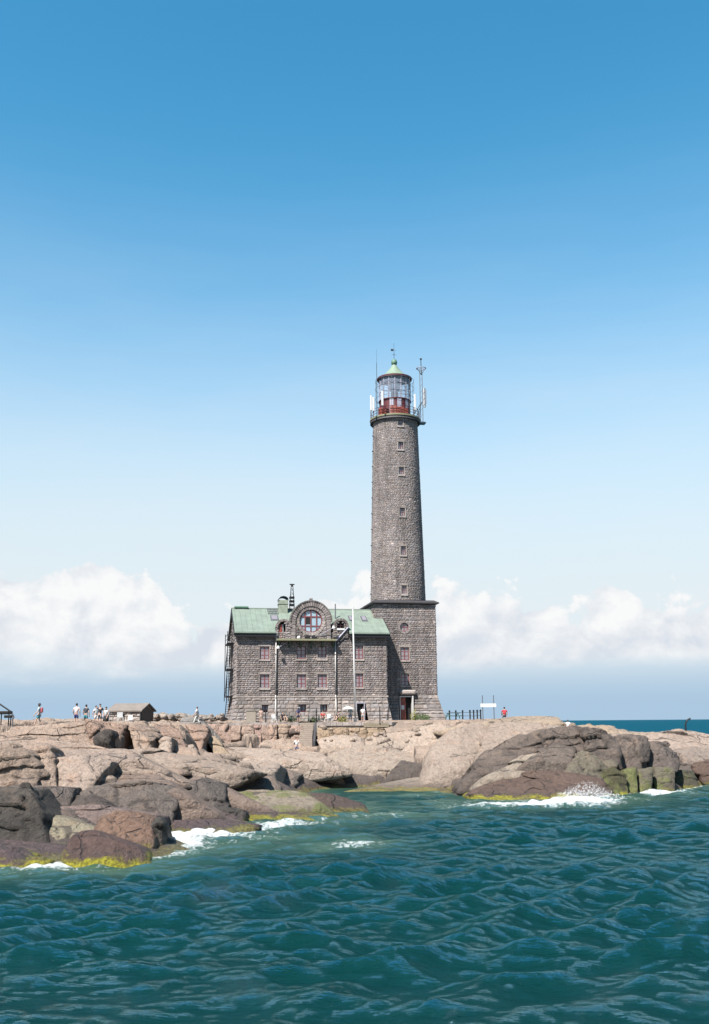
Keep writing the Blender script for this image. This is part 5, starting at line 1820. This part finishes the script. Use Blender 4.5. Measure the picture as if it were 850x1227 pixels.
def chair(px, D, rz, label):
    p = on_terrace(px, D)
    t = empty('garden_chair', p, rz, label, 'chair', 'white garden chairs on the terrace')
    MB().box(-.24, .24, -.24, .24, .40, .45, .02).build('seat', WHITE, t)
    MB().box(-.24, .24, .22, .27, .48, .92, .02).build('backrest', WHITE, t)
    for sx in (-1, 1):
        for sy in (-1, 1):
            MB().tube((sx * .2, sy * .2, .42), (sx * .23, sy * .25, 0), .025).build('leg', WHITE, t)
        MB().box(sx * .25 - .03, sx * .25 + .03, -.2, .25, .62, .66).build('armrest', WHITE, t)


chair(328.5, 110.2, .3, 'white garden chair by the house drainpipe foot')
chair(392.8, 110.4, -.6, 'white garden chair beside the table under the basement windows')
chair(396.8, 110.8, .8, 'white garden chair set next to the right-hand drainpipe')


def leaf_clump(name, px, D, w, h, mat, label, group=None, n=260, ground_z=None):
    p = on_terrace(px, D) if ground_z is None else Vector((at(px, 865, D).x, D, ground_z))
    t = empty(name, p, rng.uniform(0, 6), label, 'plant', group)
    V, F = [], []
    for i in range(n):
        a, r_ = rng.uniform(0, 6.283), math.sqrt(rng.random())
        z_ = h * rng.random() * (1 - .6 * r_ * r_)
        c = Vector((w * r_ * math.cos(a), w * .7 * r_ * math.sin(a), z_))
        d = Vector((rng.gauss(0, 1), rng.gauss(0, 1), rng.gauss(.4, 1))).normalized()
        e_ = d.orthogonal().normalized()
        l, b = rng.uniform(.10, .2), rng.uniform(.03, .06)
        k0 = len(V)
        V += [c - e_ * b, c + e_ * b, c + d * l]
        F += [(k0, k0 + 1, k0 + 2)]
    lv = mesh_obj('leaves', V, F, mat, t)
    lv['kind'] = 'stuff'
    m = MB()
    for i in range(7):
        a = rng.uniform(0, 6.283)
        m.tube((0, 0, -.05), (w * .6 * math.cos(a), w * .4 * math.sin(a), h * .7), .015, .006, 5)
    m.build('stems', WOOD, t)
    return t


leaf_clump('low_bush', 411, 110.2, .55, .75, LEAFY, 'yellowish green bush by the terrace edge near the flagpole')
leaf_clump('low_bush', 349, 112.4, .7, .6, LEAF, 'low dark green plants between the first two picnic tables')
leaf_clump('low_bush', 376, 112.4, .6, .65, LEAF, 'low dark green plants beside the head of the steps')
leaf_clump('low_bush', 505, 116.0, 1.5, .8, LEAF, 'green weeds growing against the foot of the tower', n=600)
leaf_clump('low_bush', 497, 115.6, .5, 1.3, LEAFY, 'tall yellowish weed beside the tower door')
leaf_clump('low_bush', 328, 90, .5, .4, LEAFY, 'small yellow green tuft in a crack', n=80, ground_z=ground(at(328, 900, 90).x, 90)) if False else None
leaf_clump('low_bush', 514, 103, .45, .4, LEAFY, 'tuft of yellow grass in a rock crack below the fence', n=120, ground_z=at(514, 899, 101).z)

# flagpole
fp = on_terrace(426, 111.8)
fpo = empty('flagpole', fp, 0, 'tall slender white flagpole in front of the house', 'flagpole')
hf = at(422.8, 729, 111.8).z - fp.z
tx_ = at(422.8, 729, 111.8).x - fp.x
MB().tube((0, 0, .35), (tx_, 0, hf), .10, .055, 10).build('pole', WHITE, fpo, True)
MB().lathe([(.02, hf - .02), (.09, hf + .03), (.09, hf + .12), (.02, hf + .18)], 12, (tx_, 0)).build('finial', WHITE, fpo, True)
MB().box(-.16, .16, -.16, .16, -.1, .42, .02).build('foot', STEEL, fpo)
MB().tube((.1, -.08, 1.0), (tx_ + .06, -.05, hf - .1), .012, n=4).build('halyard', WHITE, fpo)

# fence posts with wire on the terrace edge
for i, px in enumerate((318.5, 357.5, 379.5, 455.5)):
    p = on_terrace(px, 108.6 + i * .4)
    o = MB().tube((0, 0, -.2), (0, 0, 1.45 + .2 * (i % 2)), .055, .05).lathe([(.06, 1.45 + .2 * (i % 2)), (.02, 1.5 + .2 * (i % 2))], 8).build('terrace_post', DARK)
    o.location = p
    tag(o, ['dark post on the terrace edge before the boxed basement window', 'dark post at the near side of the step head', 'dark post at the far side of the step head', 'dark post by the low wooden platform'][i], 'post')

# low timber platform by the tower
pa, pb = at(436, 870.5, 109.6), at(466, 870.5, 110.6)
tp = empty('timber_platform', ((pa.x + pb.x) / 2, 109.8, pa.z - .1), R(10), 'low weathered timber planter along the terrace below the tower', 'platform')
wl = (pb.x - pa.x) / 2
for i in range(2):
    MB().box(-wl, wl, -.06, 0, .02 + i * .24, .24 + i * .24).build('plank', WOOD, tp)
for i in range(5):
    MB().box(-wl, wl, .01 + i * .22, .21 + i * .22, .42, .47).build('deck_board', WOOD, tp)
for s_ in (-1, 0, 1):
    MB().box(s_ * wl * .96 - .05, s_ * wl * .96 + .05, .0, .1, -.9, .41).build('post', WOOD, tp)

# ------------------------------------------------------------------ fence, sign, hut, rubble
pxs = (539, 546.6, 554.8, 563.6, 568, 572.3, 576.3)
prev = None
fpts = []
for i, px in enumerate(pxs):
    D = 117 - .6 * i
    p = at(px, 862, D)
    z0_ = surf(p.x, D)
    fpts.append((Vector((p.x, D, z0_)), at(px, 852.8 - .15 * i, D).z))
fence = empty('post_fence', fpts[0][0], 0, 'dark post and rail fence on the rock beside the tower', 'fence')
for p, zt_ in fpts:
    q = p - fpts[0][0]
    h_ = zt_ - p.z
    MB().tube((q.x, q.y, q.z - .3), (q.x, q.y, q.z + h_), .075).lathe([(.10, q.z + h_), (.12, q.z + h_ + .08), (.03, q.z + h_ + .16)], 10, (q.x, q.y)).build('post', DARK, fence)
for a_, b_ in zip(fpts[:-1], fpts[1:]):
    for f_ in (.45, .88):
        A_ = a_[0] + Vector((0, 0, (a_[1] - a_[0].z) * f_)) - fpts[0][0]
        B_ = b_[0] + Vector((0, 0, (b_[1] - b_[0].z) * f_)) - fpts[0][0]
        MB().tube(A_, B_, .022, n=5).build('rail', DARK, fence)
# sign on two poles
sa, sb = at(579, 860, 108), at(592.4, 860, 108)
sg = empty('sign_board', ((sa.x + sb.x) / 2, 108, min(surf(sa.x, 108), surf(sb.x, 108))), 0, 'white notice board between two tall grey poles on the rock', 'sign')
zt_ = at(586, 833, 108).z - sg.location.z
for p in (sa, sb):
    x = p.x - sg.location.x
    MB().tube((x, 0, -.3), (x, 0, zt_), .05, .045).build('pole', STEEL, sg)
zb_a, zb_b = at(586, 847.3, 108).z - sg.location.z, at(586, 843, 108).z - sg.location.z
hw = (at(595, 845, 108).x - at(576.2, 845, 108).x) / 2
MB().box(-hw, hw, -.12, -.06, zb_a, zb_b).build('board', WHITE, sg)

# stone hut on the plateau
ha, hb = at(131, 860, 97), at(169.5, 860, 97)
hut = empty('stone_hut', (ha.x, 97, surf((ha.x + hb.x) / 2, 97) - .2), R(-9), 'low stone hut with grey-brown gable roof on the plateau', 'hut')
HWd = (hb.x - ha.x) / math.cos(R(9))
HDp = 3.6
zeH = at(150, 852.3, 97).z - hut.location.z
zrH = at(150, 844.6, 98.5).z - hut.location.z
stone_skin('wall_masonry', hut, 0, HWd, -.5, zeH, front(0), HUTWALL, [], .28, .5, seed=71)
gab = [(0, -.5), (HDp, -.5), (HDp, zeH), (HDp / 2, zrH), (0, zeH)]
for x_ in (.02, HWd - .25):
    v = [(x_, a, b) for a, b in gab] + [(x_ + .23, a, b) for a, b in gab]
    tinted(MB().add(v, [(4, 3, 2, 1, 0), (5, 6, 7, 8, 9)] + [(i, (i + 1) % 5, 5 + (i + 1) % 5, 5 + i) for i in range(5)]).build('gable_wall', HUTWALL, hut))
MB().box(.25, HWd - .25, HDp - .2, HDp, -.5, zeH).build('back_wall', CONC, hut)
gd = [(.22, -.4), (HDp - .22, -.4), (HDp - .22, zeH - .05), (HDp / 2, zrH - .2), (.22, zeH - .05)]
MB().add([(HWd - .015, a, b) for a, b in gd] + [(HWd + .03, a, b) for a, b in gd], [(4, 3, 2, 1, 0), (5, 6, 7, 8, 9)] + [(i, (i + 1) % 5, 5 + (i + 1) % 5, 5 + i) for i in range(5)]).build('gable_door', DARK, hut)  # black panel over the whole gable paints in the shade of this end
for (ya, yb) in ((-.2, HDp / 2), (HDp + .2, HDp / 2)):
    s_ = (zrH - zeH) / (HDp / 2)
    za = zeH - .2 * s_
    v = [(-.2, ya, za + .03), (HWd + .2, ya, za + .03), (HWd + .2, yb, zrH + .03), (-.2, yb, zrH + .03)]
    v += [(a, b, c + .12) for a, b, c in v]
    MB().add(v, [(0, 1, 2, 3), (7, 6, 5, 4), (0, 4, 5, 1), (1, 5, 6, 2), (3, 2, 6, 7), (0, 3, 7, 4)]).build('roof', HUTROOF, hut)

# picnic bench before the hut, white chairs
bp_ = at(139, 860, 92)
t = empty('bench_table', (bp_.x, 92, surf(bp_.x, 92)), .1, 'dark wooden table standing before the stone hut', 'table')
zt_ = .76
for i in range(3):
    MB().box(-.9, .9, -.3 + i * .2, -.12 + i * .2, zt_ - .05, zt_).build('top_board', DARK, t)
for sx in (-1, 1):
    MB().box(sx * .7 - .05, sx * .7 + .05, -.25, .3, 0, zt_ - .05).build('leg', DARK, t)
for i, px in enumerate((144.5, 154.5)):
    p_ = at(px, 860, 91)
    z_ = surf(p_.x, 91)
    c_ = empty('white_seat', (p_.x, 91, z_), [.4, -.5][i], ['white garden chair beside the dark table by the hut', 'white garden chair under the hut eave away from the table'][i], 'chair', 'white chairs by the hut')
    hz_ = 0
    MB().box(-.25, .25, -.25, .25, .38 + hz_, .44 + hz_, .02).build('seat', WHITE, c_)
    MB().box(-.25, .25, .22, .28, .44 + hz_, .85 + hz_, .02).build('backrest', WHITE, c_)
    for sx in (-1, 1):
        for sy in (-1, 1):
            MB().tube((sx * .2, sy * .2, .4 + hz_), (sx * .23, sy * .24, 0), .03).build('leg', WHITE, c_)


def pebble(name, p, r_, col, seed, label, group, cat='stone'):
    dirs, faces = ICO[3]
    q = np.random.RandomState(seed)
    v = dirs * (r_ * q.uniform(.8, 1.3), r_ * q.uniform(.7, 1.1), r_ * q.uniform(.55, .9))
    inv = np.full(len(v), .6)
    for _ in range(14):
        nv = q.normal(0, 1, 3)
        nv /= np.linalg.norm(nv)
        dd = (v @ nv).max() * q.uniform(.72, .95)
        w_ = v @ nv / dd
        inv += np.where(w_ > 0, w_, 0) ** 18
    v = v * (inv ** (-1 / 18))[:, None]
    me = bpy.data.meshes.new(name)
    me.from_pydata([tuple(a) for a in v], [], faces)
    me.materials.append(GRAN)
    me.update()
    o = bpy.data.objects.new(name, me)
    o.location = p
    o.color = (*col, 0)
    link(o)
    tag(o, label, cat, group)


for i in range(46):
    px = 186 + 86 * (i + rng.uniform(-.4, .4)) / 46
    D = rng.uniform(105, 109)
    p = at(px, rng.uniform(857.0, 862), D)
    p.z = max(p.z, surf(p.x, D) + .02)
    pebble('rubble_stone', p, rng.uniform(.22, .48), (lambda q: (q, q * .9, q * .82))(rng.uniform(.3, .5)), 300 + i,
           'grey stone in the loose rubble bank between hut and house', 'rubble bank stones')
for i in range(26):
    px = rng.uniform(385, 520)
    D = rng.uniform(103.5, 107)
    p = gpt(px, D)
    pebble('loose_stone', p + Vector((0, 0, .06)), rng.uniform(.16, .42), (lambda q: (q, q * .84, q * .72))(rng.uniform(.34, .52)), 400 + i,
           'loose pale stone strewn on the slabs below the terrace', 'loose stones below the terrace')
rb = at(228, 862, 104)
rock_o, org_ = rock_mesh('grey_mound', [(214, 866), (219, 858.5), (232, 856.5), (240, 859), (244, 866)], 103, 4, .5, 5, 77)
o = bpy.data.objects.new('grey_mound', rock_o)
rock_o.materials.append(GRAN)
o.location = org_
o.color = (.32, .31, .30, 0)
link(o)
tag(o, 'smooth grey rock hump in front of the rubble bank', 'rock')

# curved davit on the far right rock
pd = at(822, 874, 112)
pts = [at(822, 874, 112), at(821.6, 868, 112), at(822.5, 864.5, 112), at(824.5, 862.3, 112), at(827.5, 860.8, 112)]
m = MB().path([tuple(p - pts[0]) for p in pts], .09, 8)
m.tube((0, 0, 0), (0, 0, -1.2), .11)
o = m.build('curved_davit', DARK)
o.location = pts[0]
tag(o, 'dark curved iron davit standing on the pale rock', 'davit')

# loading boom at the left end of the plateau
pb_ = at(4, 861, 80)
zg0 = surf(pb_.x, 80)
lb_ = empty('loading_boom', (pb_.x, 80, zg0), 0, 'low dark metal frame with a sloping boom at the plateau end', 'boom')
rel = lambda px, py: at(px, py, 80) - lb_.location
MB().box(rel(-14, 856).x, rel(13, 856).x, -.5, .5, rel(0, 856).z, rel(0, 852).z, .05).build('deck', DARK, lb_)
MB().tube(rel(-16, 833), rel(13, 852.5), .06).build('boom', DARK, lb_)
for px in (-10, 2, 11, 16):
    MB().tube(rel(px, 857.5 if px == 16 else 856) + Vector((0, -.5 if px == 16 else 0, 0)), Vector((rel(px, 856).x, -.5 if px == 16 else 0, -.2)), .045).build('leg', DARK, lb_)
MB().box(rel(8.5, 859).x, rel(17, 859).x, -.7, -.3, max(.0, rel(0, 857).z - .22), max(.22, rel(0, 857).z), .03).build('skid', DARK, lb_)
hk = [rel(17.5, 855.5), rel(19, 858), rel(19.3, 860), rel(18, 861.3)]
hk = [Vector((p.x, -.5, p.z)) for p in hk]
MB().path(hk, .06).tube(hk[-1], (hk[-1].x, -.5, -.1), .05).build('hook', STEEL, lb_)

# ------------------------------------------------------------------ people
FAB = {}


def fabric(col):
    if col not in FAB:
        FAB[col] = plain('cloth_%d' % len(FAB), tuple(c for c in col), .85, 0, .15, 9)
    return FAB[col]


SKIN = plain('skin', (.62, .40, .31), .6, 0, .05, 9)
HAIRD = plain('dark_hair', (.03, .022, .018), .6, 0, .2, 20)


def skinmesh(name, verts, edges, radii, mat, parent, sub=1):
    me = bpy.data.meshes.new(name)
    me.from_pydata(verts, edges, [])
    o = link(bpy.data.objects.new(name, me), parent)
    md = o.modifiers.new('Skin', 'SKIN')
    md.use_smooth_shade = True
    if not me.skin_vertices:
        return o
    d = me.skin_vertices[0].data
    for i, r_ in enumerate(radii):
        d[i].radius = (r_, r_) if not isinstance(r_, tuple) else r_
        d[i].use_root = (i == 0)
    s_ = o.modifiers.new('Sub', 'SUBSURF')
    s_.levels = sub
    s_.render_levels = sub
    me.materials.append(mat)
    return o


def person(px, D, face, label, top, bottom, pose='stand', h=1.72, hair=HAIRD, skirt=False, hat=None, arms=0.15, pack=None, long_leg=False, seat_z=None, z=None, group=None):
    p = at(px, 862, D)
    z = surf(p.x, D) if z is None else z
    t = empty('person', (p.x, D, z), face, label, 'person', group)
    k_ = h / 1.72
    S = lambda *q: tuple(a * k_ for a in q)
    if pose == 'sit':
        hipz, L_kn, L_an, R_kn, R_an = .22, (.13, -.42, .50), (.14, -.55, .08), (-.13, -.42, .50), (-.14, -.52, .08)
    elif pose == 'walk':
        hipz, L_kn, L_an, R_kn, R_an = .92, (.09, -.17, .50), (.09, -.30, .09), (-.09, .04, .49), (-.09, .33, .14)
    else:
        hipz, L_kn, L_an, R_kn, R_an = .93, (.10, -.02, .50), (.11, .02, .09), (-.10, -.02, .50), (-.11, .02, .09)
    up = hipz - .93
    V = [S(0, 0, .97 + up), S(0, .01, 1.14 + up), S(0, 0, 1.33 + up), S(0, .01, 1.46 + up), S(0, -.005, 1.53 + up), S(0, -.02, 1.60 + up), S(0, -.01, 1.68 + up)]
    rad_ = [(.15, .11), (.125, .095), (.16, .11), (.06, .06), (.055, .055), (.078, .095), (.072, .088)]
    E = [(0, 1), (1, 2), (2, 3), (3, 4), (4, 5), (5, 6)]
    def limb(start, pts, rs):
        a = start
        for q, r_ in zip(pts, rs):
            V.append(S(*q))
            rad_.append(r_)
            E.append((a, len(V) - 1))
            a = len(V) - 1
        return a
    swing = .28 if pose == 'walk' else (.30 if pose == 'sit' else .02)
    hands = []
    for s_ in (1, -1):
        sw2 = swing * s_
        sh = (s_ * .18, 0, 1.41 + up)
        el_ = (s_ * (.23 + arms * .4), .02 - sw2 * .35 - (.15 if pose == 'sit' else 0), 1.13 + up)
        wr_ = (s_ * (.22 + arms * .2), -.10 - sw2 * .8 - (.2 if pose == 'sit' else 0), .90 + up + (.08 if pose == 'sit' else 0))
        pm = (wr_[0], wr_[1] - .02, wr_[2] - .08)
        e_ = limb(2, [sh, el_, wr_, pm], [.058, .043, .030, .036])
        for f_ in range(4):
            limb(e_, [(pm[0] + (f_ - 1.5) * .006, pm[1] + (f_ - 1.5) * .021, pm[2] - .05), (pm[0] - s_ * .012, pm[1] + (f_ - 1.5) * .022 - .01, pm[2] - .085 - .008 * (1.5 - abs(f_ - 1.5)))], [.009, .008])
        limb(e_, [(pm[0] - s_ * .01, pm[1] - .045, pm[2] + .01), (pm[0] - s_ * .015, pm[1] - .06, pm[2] - .03)], [.010, .009])
    for s_, kn, an in ((1, L_kn, L_an), (-1, R_kn, R_an)):
        limb(0, [(s_ * .09, 0, .90 + up), kn, an, (an[0], an[1] - .15, max(.03, an[2] - .06))], [(.085, .085), .058, .042, .038])
    skinmesh('body', V, E, rad_, SKIN, t)
    # shirt
    VS = [S(0, 0, .98 + up), S(0, .01, 1.14 + up), S(0, 0, 1.33 + up), S(0, .01, 1.44 + up)]
    RS = [(.17, .13), (.15, .115), (.185, .13), (.085, .08)]
    ES = [(0, 1), (1, 2), (2, 3)]
    for s_ in (1, -1):
        sw2 = swing * s_
        a = len(VS)
        VS += [S(s_ * .18, 0, 1.41 + up), S(s_ * (.215 + arms * .2), .01 - sw2 * .18 - (.08 if pose == 'sit' else 0), 1.24 + up)]
        RS += [.075, .068]
        ES += [(2, a), (a, a + 1)]
    skinmesh('shirt', VS, ES, RS, fabric(top), t)
    # trousers / shorts / skirt
    if skirt:
        MB().lathe([(.15 * k_, (1.0 + up) * k_), (.19 * k_, (.88 + up) * k_), (.25 * k_, (.55 + up) * k_), (.245 * k_, (.54 + up) * k_), (.02, (.62 + up) * k_)], 18).build('skirt', fabric(bottom), t, True)
    else:
        VT = [S(0, 0, .98 + up), S(0, 0, .93 + up)]
        RT_ = [(.165, .125), (.165, .125)]
        ET = [(0, 1)]
        for s_, kn, an in ((1, L_kn, L_an), (-1, R_kn, R_an)):
            a = len(VT)
            hip = Vector((s_ * .09, 0, .88 + up))
            kn_, an_ = Vector(kn), Vector(an)
            if long_leg:
                VT += [S(*hip), S(*kn_), S(*(an_ + (kn_ - an_) * .08))]
                RT_ += [.105, .078, .06]
                ET += [(1, a), (a, a + 1), (a + 1, a + 2)]
            else:
                VT += [S(*hip), S(*hip.lerp(kn_, .8))]
                RT_ += [.105, .09]
                ET += [(1, a), (a, a + 1)]
        skinmesh('trousers' if long_leg else 'shorts', VT, ET, RT_, fabric(bottom), t)
    # shoes
    for an in (L_an, R_an):
        b_ = MB().box((an[0] - .05) * k_, (an[0] + .05) * k_, (an[1] - .20) * k_, (an[1] + .07) * k_, max(0, an[2] - .10) * k_, (an[2] + .0) * k_, .025)
        b_.build('shoe', DARK, t)
    # head details
    hz_ = 1.635 + up
    dirs, faces = ICO[2]
    hv = [(a * .088 * k_, (b * .105 + .015) * k_, (c * .10 + hz_ + .035) * k_) for a, b, c in dirs]
    hf_ = [f for f in faces if np.mean([dirs[i][2] for i in f]) > -.2 or np.mean([dirs[i][1] for i in f]) > .25]
    mesh_obj('hair', hv, hf_, hair, t, True)
    MB().add([S(-.015, -.105, 1.60 + up), S(.015, -.105, 1.60 + up), S(0, -.13, 1.595 + up), S(0, -.10, 1.64 + up)], [(0, 2, 3), (2, 1, 3), (0, 1, 2)]).build('nose', SKIN, t)
    if hat:
        MB().lathe([(.19 * k_, (hz_ + .05) * k_), (.11 * k_, (hz_ + .07) * k_), (.10 * k_, (hz_ + .15) * k_), (.01, (hz_ + .17) * k_)], 14).build('hat', fabric(hat), t, True)
    if pack:
        MB().box(-.15 * k_, .15 * k_, .11 * k_, .30 * k_, (1.05 + up) * k_, (1.45 + up) * k_, .05).build('backpack', fabric(pack), t)
    return t


W_ = (.85, .85, .85)
person(46.5, 81, R(-80), 'person in pale blue top and turquoise shorts walking on the plateau with a reddish bag', (.45, .62, .75), (.12, .42, .48), 'walk', pack=(.5, .12, .14), hat=(.05, .05, .06))
person(91.5, 82, R(170), 'person in white top and dark blue shorts standing with red at the waist', (.82, .68, .68), (.03, .04, .16), h=1.78)
person(103, 82.5, R(160), 'person with long dark hair in dark top and teal shorts', (.05, .06, .08), (.05, .25, .30), h=1.68)
person(115, 82, R(60), 'person in white shirt bending beside the one in black', W_, (.75, .72, .72), 'walk', h=1.55)
person(119.5, 83, R(10), 'tall person in black shirt standing before the hut', (.02, .02, .025), (.03, .03, .04), h=1.80)
person(126.8, 82.5, R(-30), 'person in black and white standing at the end of the group by the hut', (.55, .55, .55), (.02, .02, .025), h=1.62, skirt=True)
person(236, 103, R(-95), 'distant person in white walking along the terrace toward the rubble bank', W_, (.75, .75, .72), 'walk', h=1.7, long_leg=True, z=max(ZT - .05, ground(at(236, 862, 103).x, 103)))
pq = at(355.8, 893, 103.2)
person(355.8, 100.5, R(25), 'person in white top with a dark backpack walking below the stone steps', W_, (.12, .12, .2), 'walk', h=1.75, pack=(.05, .04, .09), z=surf(at(355.8, 890, 100.5).x, 100.5))
person(357.8, 109.4, R(150), 'person in dark blue with a white cap at the head of the steps', (.06, .07, .2), (.05, .05, .12), h=1.6, hat=W_, z=ZT)
person(387, 112.6, R(20), 'person in a red top seated behind the table under the basement windows', (.55, .05, .06), (.06, .06, .1), 'sit', z=ZT + .25)
person(339, 110.0, R(40), 'person in black seated at the table by the drainpipe', (.03, .03, .035), (.05, .05, .06), 'sit', z=ZT + .2)
person(313, 110.6, R(200), 'person in a pinkish top beside the beige box', (.6, .42, .36), (.5, .4, .35), h=1.55, z=ZT)
person(405.5, 111, R(-40), 'person in dark clothes seated by the right-hand drainpipe', (.03, .035, .04), (.04, .05, .05), 'sit', z=ZT + .2)
person(420.3, 110.4, R(190), 'person in light blue shirt beside the flagpole under a small white parasol', (.45, .62, .70), (.2, .28, .4), h=1.62, z=ZT)
person(435, 112.6, R(170), 'person in white standing by the dark house doorway', W_, (.5, .5, .5), h=1.65, z=ZT)
rp = at(605, 858.5, 104)
person(605, 104, R(175), 'person in a red jacket sitting on the rock beside the notice board', (.62, .05, .07), (.04, .04, .09), 'sit', h=1.8, z=surf(rp.x, 104))
wp_ = at(680.5, 866.5, 103)
person(680.5, 103, R(170), 'small person in white sitting at the crest of the dark rock', W_, (.6, .6, .62), 'sit', h=1.5, z=surf(wp_.x, 103))
# parasol
pp = on_terrace(417.5, 110.2)
ps = empty('parasol', pp, 0, 'small white parasol next to the flagpole', 'parasol')
MB().tube((0, 0, 0), (0, 0, 1.75), .025).build('pole', STEEL, ps)
MB().lathe([(.72, 1.42), (.40, 1.62), (.02, 1.74)], 8).build('canopy', WHITE, ps)

# ------------------------------------------------------------------ spray where the swell breaks on the right rock
sc = at(688, 960, 79.6)
V, F = [], []
sr = random.Random(9)
for i in range(1700):
    u_ = sr.betavariate(1.6, 1.8)                       # along the rock face
    rise_ = (0.30 + 1.0 * math.exp(-((u_ - .42) / .30) ** 2)) * sr.random() ** 1.8
    c = Vector((sc.x - 1.3 + u_ * 4.6 + rise_ * .55 + sr.gauss(0, .25), sc.y - .15 + sr.gauss(0, .22) + .35 * rise_, .10 + rise_))
    r_ = sr.uniform(.008, .034) * (1.5 - .5 * min(1.6, rise_))
    k0 = len(V)
    V += [c + Vector(q) * r_ for q in ((1, 0, -.6), (-.6, .9, -.6), (-.6, -.9, -.6), (0, 0, 1.1))]
    F += [(k0, k0 + 2, k0 + 1), (k0, k0 + 1, k0 + 3), (k0 + 1, k0 + 2, k0 + 3), (k0 + 2, k0, k0 + 3)]
sprayo = mesh_obj('sea_spray', V, F, plain('white_spray', (0.95, 0.97, 1.0), .6, 0, .02))
tag(sprayo, 'white spray thrown up by the swell on the brown rock', 'spray', kind='stuff')
